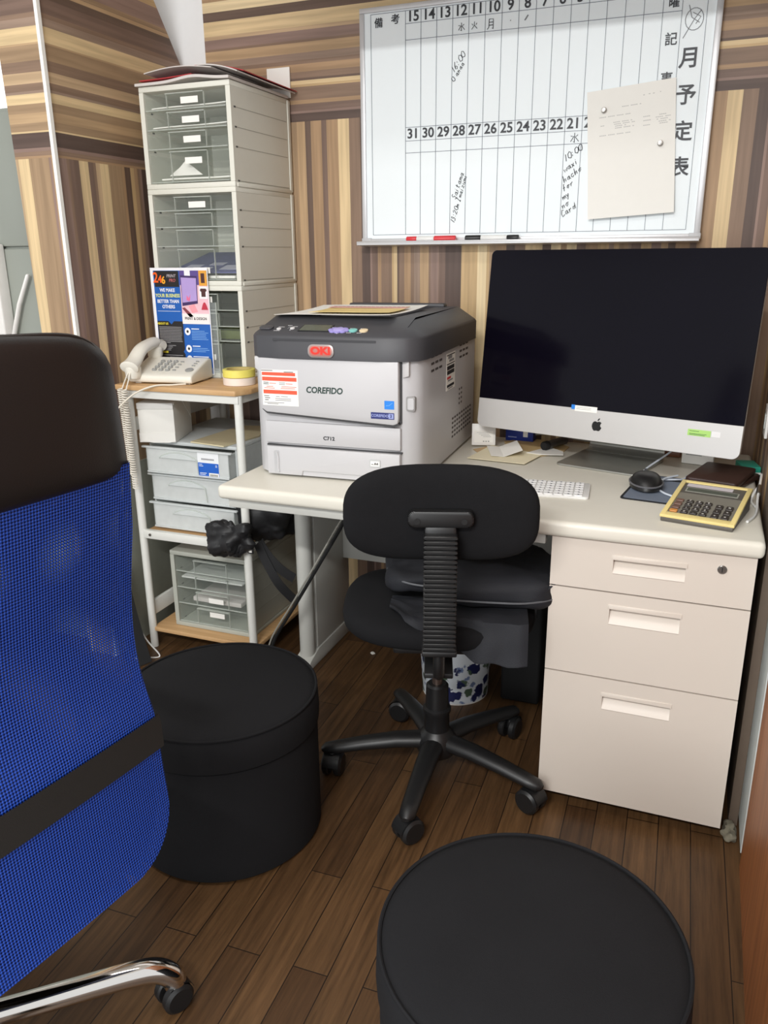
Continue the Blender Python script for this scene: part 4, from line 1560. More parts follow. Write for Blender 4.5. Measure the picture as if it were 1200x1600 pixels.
def board():
    X, Y, Z = 0.52, YB, 1.262
    t = thing('whiteboard', 'white monthly schedule board with printed day columns on the back wall', 'whiteboard', (X, Y, Z))
    yf = -0.0215
    x0, x1, z0, z1 = 0.030 - X, 1.030 - X, 1.268 - Z, 1.915 - Z
    surf = mat('board_white', (238, 245, 248), 0.5, var=0.008, scale=4)
    m = MB()
    m.box(x0 + 0.004, x1 - 0.004, -0.020, -0.002, z0 + 0.004, z1 - 0.004, surf)
    m.build('panel', t)
    fr = mat('board_frame', (212, 212, 214), 0.35, 0.35, var=0.01)
    for nm, b in (('frame_rail', (x0, x1, z1 - 0.014, z1)), ('frame_rail', (x0, x1, z0 - 0.003, z0 + 0.010)), ('frame_stile', (x0, x0 + 0.015, z0 + 0.010, z1 - 0.014)), ('frame_stile', (x1 - 0.017, x1, z0 + 0.010, z1 - 0.014))):
        m = MB()
        m.box(b[0], b[1], -0.026, -0.001, b[2], b[3], fr, 0.0025)
        m.build(nm, t)
    cap = mat('corner_cap_grey', (190, 190, 192), 0.5)
    for sx in (x0 + 0.004, x1 - 0.024):
        m = MB()
        m.box(sx - 0.006, sx + 0.026, -0.0275, -0.001, z0 - 0.005, z0 + 0.012, cap, 0.002)
        m.build('corner_cap', t)
    m = MB()
    m.prism([(-0.002, 0.004), (-0.026, 0.004), (-0.070, 0.001), (-0.072, 0.008), (-0.075, 0.007), (-0.074, -0.004), (-0.002, -0.008)], 'x', x0, x1, fr, 0.001, 1)
    m.build('marker_tray', t)
    # print
    m = MB()
    ink = mat('board_print', (44, 46, 52), 0.5)
    line = mat('board_line', (120, 126, 136), 0.5)
    gx0, gx1 = 0.065 - X, 0.991 - X
    c0, c1 = 0.173 - X, 0.930 - X
    dw_ = (c1 - c0) / 16
    zt, zn, zw, zm, zmn, zmw, zb = [q - Z for q in (1.897, 1.864, 1.822, 1.591, 1.554, 1.521, 1.289)]

    def hl(a, b, z, th=0.0006):
        m.box(a, b, yf, -0.0199, z - th, z + th, line)

    def vl(x, a, b, th=0.0006):
        m.box(x - th, x + th, yf, -0.0199, a, b, line)
    for z in (zt, zb):
        hl(gx0, gx1, z)
    for z in (zn, zw, zm, zmn, zmw):
        hl(c0, c1, z)
    for x in (gx0, gx1):
        vl(x, zb, zt)
    for i in range(17):
        vl(c0 + i * dw_, zb, zt)
    for i in range(15):
        m.text(str(15 - i), 0.0375, FRONT(c0 + (i + 0.5) * dw_, yf, (zt + zn) / 2 + 0.0), ink, off=0.0007, sx=1.0)
    for i in range(16):
        m.text(str(31 - i), 0.0375, FRONT(c0 + (i + 0.5) * dw_, yf, (zm + zmn) / 2), ink, off=0.0007, sx=1.0)
    for ch, x, z, s_ in (('備', 0.090, 1.872, 0.027), ('考', 0.142, 1.877, 0.027), ('曜', 0.909, 1.842, 0.028), ('記', 0.909, 1.757, 0.032), ('事', 0.906, 1.665, 0.032),
                         ('月', 0.9585, 1.709, 0.052), ('予', 0.9585, 1.622, 0.052), ('定', 0.9585, 1.534, 0.052), ('表', 0.9585, 1.446, 0.052)):
        m.text(ch, s_, FRONT(x - X, yf, z - Z), ink, off=0.0004 if s_ < 0.04 else 0.0009)
    m.build('printed_calendar', t)
    # handwriting
    m = MB()
    pen = mat('marker_ink', (30, 32, 38), 0.6)

    def col(k):
        return c0 + k * dw_

    def K(strokes, cx, cz, s_, mm=pen, r=0.0008):
        for st in strokes:
            m.tube([(cx + a * s_, yf, cz + b * s_) for a, b in st], r, mm, 4)
    mizu = [[(0, .5), (0, -.45), (-.12, -.35)], [(-.4, .2), (-.08, .15), (-.4, -.35)], [(.35, .3), (.08, .08), (.45, -.35)]]
    hi_ = [[(0, .5), (-.05, 0), (-.4, -.45)], [(-.02, .05), (.4, -.4)], [(-.35, .25), (-.25, .05)], [(.35, .3), (.22, .08)]]
    tsuki = [[(-.2, .45), (-.22, -.3), (-.4, -.5)], [(-.2, .45), (.25, .45), (.25, -.5), (.12, -.4)], [(-.2, .15), (.25, .15)], [(-.2, -.12), (.25, -.12)]]
    def NW():
        nonlocal m
        m.build('handwriting', t)
        m = MB()
    K(mizu, col(3) + dw_ * 0.55, zw + 0.018, 0.021)
    NW()
    K(hi_, col(4) + dw_ * 0.35, zw + 0.018, 0.020)
    NW()
    K(tsuki, col(5) + dw_ * 0.35, zw + 0.018, 0.026, r=0.0009)
    NW()
    K([[(0, 0), (.1, .1)]], col(6) + dw_ * 0.5, zw + 0.02, 0.02)
    NW()
    K([[(-.2, -.2), (.2, .35)]], col(7) + dw_ * 0.45, zw + 0.022, 0.022, mat('faded_ink', (150, 152, 156), 0.6), 0.0018)
    NW()
    K(mizu, col(10) + dw_ * 0.6, zmw + 0.015, 0.026)
    NW()
    scribble(m, '16:00', col(3) + 0.006, zw - 0.098, 0.0165, math.radians(52), pen, yf)
    scribble(m, '0 anaa', col(3) + 0.006, zw - 0.122, 0.0135, math.radians(56), pen, yf)
    NW()
    scribble(m, 'Saitama', col(3) + 0.018, 1.385 - Z, 0.0155, math.radians(72), pen, yf)
    NW()
    scribble(m, '13:20m Imaizumi', col(3) + 0.014, 1.318 - Z, 0.0135, math.radians(74), pen, yf)
    NW()
    for k, (tx, zz) in enumerate((('10:00', 1.475), ('waxi', 1.447), ('hacho', 1.420), ('for', 1.397), ('my', 1.374), ('no', 1.350), ('Card', 1.328))):
        scribble(m, tx, col(10) + 0.006, zz - Z, 0.0165, math.radians(33), pen, yf, 0.0009)
    NW()
    K([[(.5 * math.cos(q), .5 * math.sin(q) * 1.15) for q in [0.3 + 2 * PI * i / 18 for i in range(20)]], [(-.35, .75), (-.15, .1), (.3, -.2)], [(.35, .45), (0, 0), (-.55, -.95)], [(-.1, .35), (.35, .1), (.1, -.25)]], 0.962 - X, 1.800 - Z, 0.044, mat('faded_ink', (150, 152, 156), 0.6), 0.0009)
    m.build('handwriting', t)


board()


def marker(label, loc, rz, capm, parts):
    t = thing('marker_pen', label, 'marker', loc, rz)
    for nm, x0, x1, r, mm in parts:
        m = MB()
        m.tube([(x0, 0, 0), (x0 + 0.002, 0, 0), (x1 - 0.002, 0, 0), (x1, 0, 0)], [r * 0.8, r, r, r * 0.85], mm, 16)
        m.build(nm, t)


M_bw = mat('marker_white', (232, 232, 230), 0.4)
zt_ = 1.262 + 0.004 + 0.0085
marker('red whiteboard marker at the left end of the board tray', (0.262, YB - 0.046, zt_), 0.02, M_red, (('end_plug', -0.076, -0.043, 0.0080, M_red), ('barrel', -0.043, 0.012, 0.0083, M_bw), ('cap', 0.012, 0.080, 0.0088, M_red)))
marker('black whiteboard marker with white label, right of the red one on the board tray', (0.452, YB - 0.046, zt_), -0.01, M_blk, (('cap', -0.080, -0.032, 0.0088, M_blk), ('barrel', -0.032, 0.047, 0.0083, M_bw), ('end_plug', 0.047, 0.082, 0.0080, M_blk)))

# notice with two magnets
P4 = [Vector((0.703, 0, 1.647)), Vector((0.931, 0, 1.667)), Vector((0.957, 0, 1.334)), Vector((0.727, 0, 1.320))]
nt = thing('notice_sheet', 'white printed notice held on the whiteboard by two magnets', 'paper', (0.83, YB - 0.0265, 1.49))
O = Vector((0.83, 0, 1.49))
m = MB()


def npt(u, v, dy=0.0):
    a = P4[0].lerp(P4[1], u)
    b = P4[3].lerp(P4[2], u)
    p = a.lerp(b, v)
    lift = 0.0 + 0.012 * max(0, v - 0.45) ** 2 * 3.3 + 0.004 * max(0, 0.2 - v) * 5 * 0.6
    return (p.x - O.x, -lift + dy, p.z - O.z)


m.surf(lambda u, v: npt(u, v), 12, 16, M_paper)
m.surf(lambda u, v: npt(1 - u, v, 0.0006), 12, 16, M_paper)
m.surf(lambda u, v: npt(u, 1, 0.0006 * v), 12, 1, M_paper)
m.surf(lambda u, v: npt(0, u, 0.0006 * v), 16, 1, M_paper)
m.surf(lambda u, v: npt(1, u, 0.0006 * v), 16, 1, M_paper)
m.surf(lambda u, v: npt(u, 0, 0.0006 * v), 12, 1, M_paper)
for u0, u1, v0 in ((.62, .66, .085), (.70, .77, .083), (.81, .84, .08), (.38, .62, .145), (.12, .50, .205), (.28, .52, .255), (.29, .55, .27), (.30, .45, .285), (.30, .54, .30), (.62, .74, .245), (.62, .75, .275), (.62, .74, .31), (.80, .92, .245), (.78, .95, .262), (.79, .94, .278), (.79, .95, .295), (.80, .94, .31), (.12, .50, .345), (.13, .20, .27)):
    n = max(2, int((u1 - u0) / 0.02))
    for i in range(n):
        if (i * 7 + int(v0 * 1000)) % 5 == 0:
            continue
        a, b = u0 + (u1 - u0) * i / n, u0 + (u1 - u0) * (i + 0.85) / n
        q = [npt(a, v0, -0.0003), npt(b, v0, -0.0003), npt(b, v0 + 0.006, -0.0003), npt(a, v0 + 0.006, -0.0003)]
        m.f([m.v(p) for p in q], mat('faint_print', (196, 195, 192), 0.7))
m.build('sheet', nt)
for x, z, lb in ((0.751, 1.600, 'small grey magnet at the upper left of the notice on the board'), (0.905, 1.510, 'small grey magnet at the right edge of the notice on the board')):
    m = MB()
    m.T = Matrix.Translation((x, YB - 0.0285, z)) @ Matrix.Rotation(PI / 2, 4, 'X')
    m.lathe([(0, 0), (0.0072, 0), (0.0075, 0.003), (0.0062, 0.0055), (0.0045, 0.008), (0.0062, 0.0115), (0.0058, 0.014), (0, 0.0148)], mat('magnet_grey', (170, 166, 162), 0.3, 0.3), 24)
    tag(m.build('magnet'), lb, 'magnet')

# ---------------------------------------------------------------- rack
RX0, RX1, RY0, RY1, RZ = -0.553, -0.118, 0.335, 0.895, 0.870
M_rack = mat('rack_white', (222, 222, 216), 0.4, var=0.02)
M_board = wood('pale_oak', (188, 148, 102), (206, 168, 122), 'X', 0.45, 5.0)


def rack():
    t = thing('rack', 'white metal rack with pale wood shelves, left of the desk under the telephone', 'shelf', (RX0, RY0, 0))
    w, d = RX1 - RX0, RY1 - RY0
    m = MB()
    m.prism([(0, 0.0), (w - 0.022, 0.0), (w, 0.055), (w, d), (0, d)], 'z', RZ - 0.016, RZ, M_board, 0.003)
    m.build('top_board', t)
    m = MB()
    m.box(0.012, w - 0.02, 0.012, 0.026, RZ - 0.040, RZ - 0.0165, M_rack, 0.002)
    m.box(0.012, w - 0.02, d - 0.026, d - 0.012, RZ - 0.040, RZ - 0.0165, M_rack, 0.002)
    m.box(0.012, 0.026, 0.02, d - 0.02, RZ - 0.040, RZ - 0.0165, M_rack)
    m.box(w - 0.034, w - 0.02, 0.02, d - 0.02, RZ - 0.040, RZ - 0.0165, M_rack)
    m.build('top_frame', t)
    for x, y in ((0.028, 0.026), (w - 0.028, 0.026), (0.028, d - 0.026), (w - 0.028, d - 0.026)):
        m = MB()
        m.tube([(x, y, 0.0), (x, y, RZ - 0.0166)], 0.0125, M_rack, 20)
        m.build('leg', t)
    for nm, zz in (('middle_shelf', 0.402), ('lower_shelf', 0.072)):
        m = MB()
        m.box(0.030, w - 0.030 if nm == 'middle_shelf' else w - 0.012, 0.034 if nm == 'middle_shelf' else 0.02, d - 0.02, zz - 0.014, zz, M_board, 0.002)
        m.build(nm, t)
    m = MB()
    m.box(0.030, w - 0.030, 0.016, 0.034, 0.383, 0.410, M_rack, 0.002)
    m.build('shelf_rail', t)
    m = MB()
    m.tube([(0.062, 0.017, 0.397), (0.062, 0.013, 0.397)], 0.0045, M_steel, 12)
    m.build('screw', t)
    for x in (0.028, w - 0.028):
        for zz, hh in ((0.745, 0.040), (0.135, 0.05), (0.385, 0.024)):
            if x > 0.2 and zz != 0.385:
                continue
            m = MB()
            m.box(x - 0.006, x + 0.006, 0.03, d - 0.03, zz - hh / 2, zz + hh / 2, M_rack, 0.002)
            m.build('side_rail', t)


rack()

# ---------------------------------------------------------------- drawer units
M_shell = mat('drawer_shell', (220, 219, 208), 0.5, var=0.015)
M_slot = mat('slot_dark', (84, 84, 80), 0.7)
M_clr = clear('clear_drawer', (206, 212, 208), 0.06, 0.07, 0.25)
M_lip = clear('clear_lip', (222, 228, 222), 0.55, 0.1, 0.3)


def drawer_unit(label, loc, w, d, h, hs, labels, grp, shell=M_shell, rz=0.0, openlast=0.0, clr=M_clr):
    t = thing('drawer_unit', label, 'drawers', loc, rz, grp)
    e = 0.0145
    m = MB()
    m.box(0, w, 0.0, d, 0.0, e, shell, 0.002)
    m.box(0, w, 0.0, d, h - e, h, shell, 0.002)
    m.box(0, e, 0.001, d, e, h - e, shell)
    m.box(w - e, w, 0.001, d, e, h - e, shell)
    m.box(e, w - e, d - 0.006, d, e, h - e, shell)
    # rim standing slightly proud at the rear edges, grooves and slots on the sides
    m.box(w - 0.001, w + 0.0025, d - 0.016, d, 0.004, h - 0.004, shell, 0.001)
    m.box(w - 0.001, w + 0.0025, 0.012, d - 0.012, 0.0, 0.010, shell, 0.001)
    z = h - e - 0.003
    zs = []
    sc_ = (h - 2 * e - 0.0045) / sum(hs)
    hs = [q * sc_ for q in hs]
    for k, hh in enumerate(hs):
        zs.append((z - hh, z))
        z -= hh
    for z0, z1 in zs:
        m.box(w - 0.0005, w + 0.0008, 0.03, d - 0.025, z0 - 0.0008, z0 + 0.0006, mat('groove_grey', (168, 166, 156), 0.6))
        m.box(w - 0.0005, w + 0.0010, 0.016, 0.026, z0 - 0.0022, z0 + 0.0022, M_slot)
        m.box(e - 0.001, e + 0.0008, 0.03, 0.04, z0 - 0.002, z0 + 0.002, M_slot)
    m.build('shell', t)
    for k, (z0, z1) in enumerate(zs):
        oy = 0.004
        x0, x1 = e + 0.003, w - e - 0.003
        m = MB()
        m.box(x0, x1, oy, d - 0.02, z0 + 0.002, z0 + 0.0036, clr)
        m.box(x0, x1, oy, oy + 0.0022, z0 + 0.002, z1 - 0.004, clr)
        m.box(x0, x0 + 0.0018, oy, d - 0.02, z0 + 0.002, z1 - 0.010, clr)
        m.box(x1 - 0.0018, x1, oy, d - 0.02, z0 + 0.002, z1 - 0.010, clr)
        dr = m.build('drawer', t)
        m = MB()
        m.box(x0, x1, oy - 0.003, oy + 0.002, z0 + 0.001, z0 + 0.0042, M_lip, 0.0006, 1)
        m.box(x0 + 0.25 * w, x0 + 0.255 * w, oy - 0.006, oy, z0 + 0.004, z1 - 0.006, M_lip)
        m.box(x0 + 0.66 * w, x0 + 0.665 * w, oy - 0.006, oy, z0 + 0.004, z1 - 0.006, M_lip)
        m.box(x0 + 0.25 * w, x0 + 0.665 * w, oy - 0.010, oy, z1 - 0.0075, z1 - 0.005, M_lip)
        m.build('front_rib', dr)
        if labels[k]:
            m = MB()
            lz = z0 + (z1 - z0) * labels[k]
            m.box(x0 + 0.40 * w, x0 + 0.59 * w, oy - 0.0012, oy, lz - 0.0085, lz + 0.0085, M_paper)
            m.build('label', dr)
    return t, [a for a, b in zs]


TX0, TY0 = -0.523, 0.540
tg = 'stacked drawer units of the tower'
TW, TD, TH = 0.303, 0.352, 0.2745
_, z1s = drawer_unit('bottom unit of the drawer tower, behind the telephone and flyer', (TX0, TY0, RZ + 0.001), TW, TD, TH, (0.055, 0.047, 0.043, 0.092), (0.6, 0, 0, 0.5), tg)
_, z2s = drawer_unit('middle unit of the drawer tower, with bluish prints in its lowest drawer', (TX0, TY0, RZ + 0.001 + TH), TW, TD, TH, (0.045, 0.046, 0.054, 0.094), (0.4, 0, 0, 0.30), tg)
_, z3s = drawer_unit('top unit of the drawer tower, with papers and red folders on it', (TX0, TY0, RZ + 0.001 + 2 * TH), TW, TD, TH, (0.050, 0.053, 0.053, 0.092), (0.5, 0.5, 0.5, 0.66), tg)


def loose(name, label, cat, w, d, T, m, curl=0.0, th=0.0012, grp=None):
    b = MB()
    sheet(b, w, d, T, m, curl, th)
    return tag(b.build(name), label, cat, grp)


zt3 = RZ + 0.001 + 2 * TH
loose('paper_sheet', 'white sheets lying in the deep bottom drawer of the tower top unit', 'paper', 0.24, 0.20, Matrix.Translation((-0.372, 0.672, zt3 + z3s[3] + 0.012)) @ Matrix.Rotation(0.08, 4, 'Z'), M_paper, 0.004, 0.004)
b = MB()
b.prism([(-0.46, zt3 + z3s[3] + 0.022), (-0.345, zt3 + z3s[3] + 0.022), (-0.402, zt3 + z3s[3] + 0.062), (-0.422, zt3 + z3s[3] + 0.045)], 'y', 0.57, 0.5715, M_paper)
tag(b.build('paper_scrap'), 'folded paper corner sticking up behind the label in the tower top unit', 'paper')
for i, (k, nm) in enumerate(((0, 'uppermost'), (1, 'second'))):
    loose('paper_sheet', 'white sheets in the %s drawer of the tower top unit' % nm, 'paper', 0.25, 0.20, Matrix.Translation((-0.372, 0.660, zt3 + z3s[k] + 0.010)), M_paper, 0.004, 0.003)
zt2 = RZ + 0.001 + TH
bl = mat('blue_grey_print', (92, 96, 140), 0.6, var=0.5, scale=45)
o = loose('printed_leaflet', 'blue-grey printed leaflets in the lowest drawer of the tower middle unit', 'leaflet', 0.25, 0.24, Matrix.Translation((-0.370, 0.690, zt2 + z2s[3] + 0.052)) @ Matrix.Rotation(0.24, 4, 'X'), bl, 0.0, 0.004)
b = MB()
b.T = Matrix.Translation((-0.370, 0.690, zt2 + z2s[3] + 0.0524)) @ Matrix.Rotation(0.24, 4, 'X')
for q, (x, y, w_, h_) in enumerate(((-0.07, -0.07, 0.05, 0.06), (0.00, -0.03, 0.05, 0.03), (0.07, -0.07, 0.06, 0.05), (-0.01, -0.09, 0.03, 0.04))):
    b.box(x - w_ / 2, x + w_ / 2, y - h_ / 2, y + h_ / 2, 0, 0.0008, mat('pale_lilac_print', (186, 186, 206), 0.6))
b.build('pale_panel', o)
b = MB()
b.box(-0.50, -0.25, 0.556, 0.80, zt2 + z2s[3] + 0.005, zt2 + z2s[3] + 0.013, M_paper, 0.002)
tag(b.build('paper_stack'), 'white paper stack under the blue-grey leaflets in the tower middle unit', 'paper')
zt1 = RZ + 0.001
b = MB()
b.box(-0.37, -0.25, 0.575, 0.72, zt1 + z1s[2] + 0.005, zt1 + z1s[2] + 0.032, mat('olive_green', (86, 96, 44), 0.6, var=0.2, scale=30), 0.004)
tag(b.build('green_pouch'), 'olive green item in the third drawer of the tower bottom unit', 'pouch')

# on top of the tower
zT = RZ + 0.001 + 3 * TH + 0.0005
redf = mat('red_folder', (176, 52, 56), 0.55)
greyp = mat('grey_white_paper', (206, 200, 196), 0.75, var=0.04)


def drape(name, label, cat, x0, x1, y0, y1, fz, m, th=0.003):
    b = MB()
    f = lambda u, v: (x0 + (x1 - x0) * u, y0 + (y1 - y0) * v, zT + fz(u, v))
    b.surf(lambda u, v: (lambda p: (p[0], p[1], p[2] + th))(f(u, v)), 24, 12, m)
    b.surf(lambda u, v: f(1 - u, v), 24, 12, m)
    for k in (0, 1):
        b.surf(lambda u, v: (lambda p: (p[0], p[1], p[2] + th * v))(f(u, k)), 24, 1, m)
        b.surf(lambda u, v: (lambda p: (p[0], p[1], p[2] + th * v))(f(k, u)), 12, 1, m)
    return tag(b.build(name), label, cat)


drape('paper_stack', 'grey-white loose papers on top of the drawer tower, under the red folders', 'paper', TX0 - 0.004, TX0 + TW + 0.004, TY0 - 0.01, TY0 + 0.34, lambda u, v: 0.0005 + 0.010 * math.exp(-((u - 0.62) / 0.2) ** 2), greyp, 0.007)
drape('red_folder', 'red folder lying at the left on the papers of the drawer tower', 'folder', TX0 - 0.008, TX0 + 0.17, TY0 + 0.02, TY0 + 0.345, lambda u, v: 0.0185 + 0.006 * u ** 2 - 0.002 * v, redf, 0.003)
drape('white_folder', 'pale bent folder arching over the middle of the drawer tower', 'folder', TX0 + 0.03, TX0 + TW - 0.05, TY0 - 0.008, TY0 + 0.25, lambda u, v: 0.030 + 0.010 * math.sin(PI * u), greyp, 0.0025)
drape('red_folder', 'red folder sloping over the right side of the drawer tower top', 'folder', TX0 + TW - 0.13, TX0 + TW + 0.03, TY0 + 0.03, TY0 + 0.35, lambda u, v: 0.046 - 0.024 * u ** 2 - 0.003 * v, redf, 0.0025)
drape('grey_envelope', 'grey-white envelope under the right red folder on the drawer tower', 'envelope', TX0 + TW - 0.10, TX0 + TW + 0.026, TY0 + 0.0, TY0 + 0.345, lambda u, v: 0.0405 - 0.024 * u ** 2 - 0.003 * v, greyp, 0.003)
b = MB()
b.box(-0.295, -0.215, 0.893, 0.8985, 1.70, 1.787, M_paper, 0.001)
tag(b.build('wall_card'), 'white card standing against the back wall behind the drawer tower top', 'card')

# clear drawer cabinet on the lower shelf
M_shell2 = mat('translucent_shell', (176, 178, 168), 0.45, var=0.03)
_, z4 = drawer_unit('dusty clear-fronted drawer cabinet on the lower shelf of the rack', (-0.458, 0.395, 0.0730), 0.288, 0.40, 0.262, (0.052, 0.055, 0.055, 0.062), (0, 0, 0.45, 0.62), 'clear drawer cabinets', M_shell2, 0.0)
b = MB()
b.box(-0.425, -0.20, 0.402, 0.60, 0.073 + z4[1] + 0.034, 0.073 + z4[1] + 0.040, mat('white_tray', (206, 208, 204), 0.5), 0.002)
tag(b.build('white_tray'), 'flat white tray in the upper part of the dusty clear cabinet', 'tray')
b = MB()
b.box(-0.40, -0.22, 0.42, 0.60, 0.073 + z4[2] + 0.005, 0.073 + z4[2] + 0.020, greyp, 0.002)
tag(b.build('paper_stack'), 'greyish papers in the third drawer of the dusty clear cabinet', 'paper')

# three frosted drawers on the middle shelf
M_frost = clear('frosted_plastic', (238, 242, 242), 0.84, 0.28, 0.35)
M_frostd = clear('frosted_drawer', (240, 243, 242), 0.72, 0.25, 0.3)


def frosted_chest():
    t = thing('frosted_drawer_chest', 'frosted plastic chest of three drawers on the middle shelf of the rack', 'drawers', (-0.512, 0.398, 0.4025))
    w, d, h = 0.315, 0.40, 0.285
    m = MB()
    m.box(0, w, 0.02, d, h - 0.012, h, M_frost, 0.004)
    m.box(0, 0.006, 0.02, d, 0.0, h - 0.012, M_frost)
    m.box(w - 0.006, w, 0.02, d, 0.0, h - 0.012, M_frost)
    m.box(0, w, d - 0.005, d, 0.0, h - 0.012, M_frost)
    for k in range(3):
        m.box(0.006, w - 0.006, 0.02, d - 0.005, k * 0.091, k * 0.091 + 0.006, M_frost)
    m.build('case', t)
    for k in range(3):
        z0 = 0.008 + k * 0.091
        z1 = z0 + 0.080
        y0 = (-0.002, 0.004, -0.012)[k]
        x0, x1 = 0.010, w - 0.010
        m = MB()
        m.box(x0, x1, y0, y0 + 0.003, z0, z1, M_frostd)
        m.box(x0, x1, y0, d - 0.02, z0, z0 + 0.003, M_frostd)
        m.box(x0, x0 + 0.0025, y0, d - 0.02, z0, z1 - 0.004, M_frostd)
        m.box(x1 - 0.0025, x1, y0, d - 0.02, z0, z1 - 0.004, M_frostd)
        m.box(x0 - 0.012, x1 + 0.012, y0 - 0.006, y0 + 0.004, z1 - 0.002, z1 + 0.004, M_frost, 0.001, 1)
        m.box(x0, x1, y0 - 0.004, y0 + 0.002, z0, z0 + 0.006, M_frost, 0.001, 1)
        dr = m.build('drawer', t)
        m = MB()
        hx = 0.060 + 0.012 * (2 - k)
        arch = [(hx + 0.135 * i / 14, z1 - 0.030 + 0.020 * math.sin(PI * i / 14) ** 0.7) for i in range(15)]
        m.prism(arch, 'y', y0 - 0.006, y0 + 0.001, M_frost, 0.001, 1)
        m.tube([(p[0], y0 - 0.005, p[1]) for p in arch] + [(hx + 0.136, y0 - 0.005, z1 - 0.045), (hx + 0.139, y0 - 0.005, z0 + 0.008)], 0.0018, M_lip, 6)
        m.build('handle', dr)
        if k == 2:
            m = MB()
            m.box(0.196, 0.270, y0 - 0.0008, y0, z0 + 0.000, z0 + 0.077, mat('frost_label_white', (232, 234, 236), 0.5))
            m.box(0.197, 0.269, y0 - 0.0012, y0 - 0.0004, z0 + 0.002, z0 + 0.046, M_lblue)
            m.box(0.234, 0.268, y0 - 0.0016, y0 - 0.0008, z0 + 0.004, z0 + 0.016, M_paper)
            for q in range(7):
                m.box(0.238 + q * 0.004, 0.240 + q * 0.004, y0 - 0.0019, y0 - 0.0012, z0 + 0.0055, z0 + 0.0125, M_ink)
            for a, b_, zz in ((0.200, 0.212, 0.041), (0.200, 0.215, 0.036), (0.202, 0.226, 0.0145), (0.202, 0.222, 0.010), (0.258, 0.264, 0.036), (0.258, 0.264, 0.040)):
                m.box(a, b_, y0 - 0.0016, y0 - 0.0008, z0 + zz - 0.0008, z0 + zz + 0.0008, mat('frost_label_white', (232, 234, 236), 0.5))
            for q in range(10):
                m.box(0.210 + q * 0.0045, 0.2132 + q * 0.0045, y0 - 0.0014, y0 - 0.0004, z0 + 0.055, z0 + 0.060, M_inkg)
            m.build('product_label', dr)['label'] = 'white and blue product label'
    b = MB()
    b.box(-0.46, -0.26, 0.43, 0.70, 0.4025 + 0.091 + 0.0125, 0.4025 + 0.091 + 0.022, mat('tan_contents', (206, 190, 164), 0.8), 0.002)
    tag(b.build('paper_stack'), 'tan papers inside the middle drawer of the frosted chest', 'paper')


frosted_chest()
# box and papers on the chest
zc = 0.4025 + 0.285 + 0.0006
wb = thing('paper_box', 'white card box with turned-down flap on the frosted drawer chest', 'box', (-0.402, 0.405, zc), 0.30)
m = MB()
M_card = mat('white_card', (222, 220, 214), 0.65, var=0.02)
m.box(-0.112, 0.0, 0.0, 0.17, 0.0, 0.122, M_card, 0.002)
m.build('carton', wb)
m = MB()
m.prism([(0.001, 0.115), (0.085, 0.115), (0.160, 0.05), (0.160, 0.10), (0.17, 0.122), (0.001, 0.122)], 'x', 0.0006, 0.002, M_card)
m.prism([(-0.112, 0.104), (0.0, 0.104), (0.0, 0.1215), (-0.112, 0.1215)], 'y', -0.003, -0.0008, mat('white_card_shade', (212, 210, 206), 0.65))
m.prism([(-0.112, 0.001), (-0.09, 0.004), (-0.07, 0.0), (-0.02, 0.0), (0.0, 0.004), (0.0, 0.03), (-0.112, 0.03)], 'y', -0.002, -0.0006, M_card)
m.build('flap', wb)
m = MB()
m.prism([(-0.36, 0.42), (-0.23, 0.40), (-0.20, 0.56), (-0.26, 0.70), (-0.34, 0.68)], 'z', zc, zc + 0.004, mat('manila_pale', (204, 192, 158), 0.7))
tag(m.build('manila_sheet'), 'pale manila papers on the frosted chest beside the card box', 'paper')
m = MB()
m.T = Matrix.Translation((-0.168, 0.66, 0.4035))
m.prism([(-0.020, 0.0), (0.03, 0.0), (0.035, 0.3), (0.03, 0.41), (-0.022, 0.42)], 'y', -0.02, 0.03, mat('white_plastic_bag', (214, 212, 208), 0.5, bump=0.4, bscale=30), 0.012, 3)
m.T = Matrix.Identity(4)
tag(m.build('white_bag'), 'white plastic bag standing behind the right rack leg', 'bag')

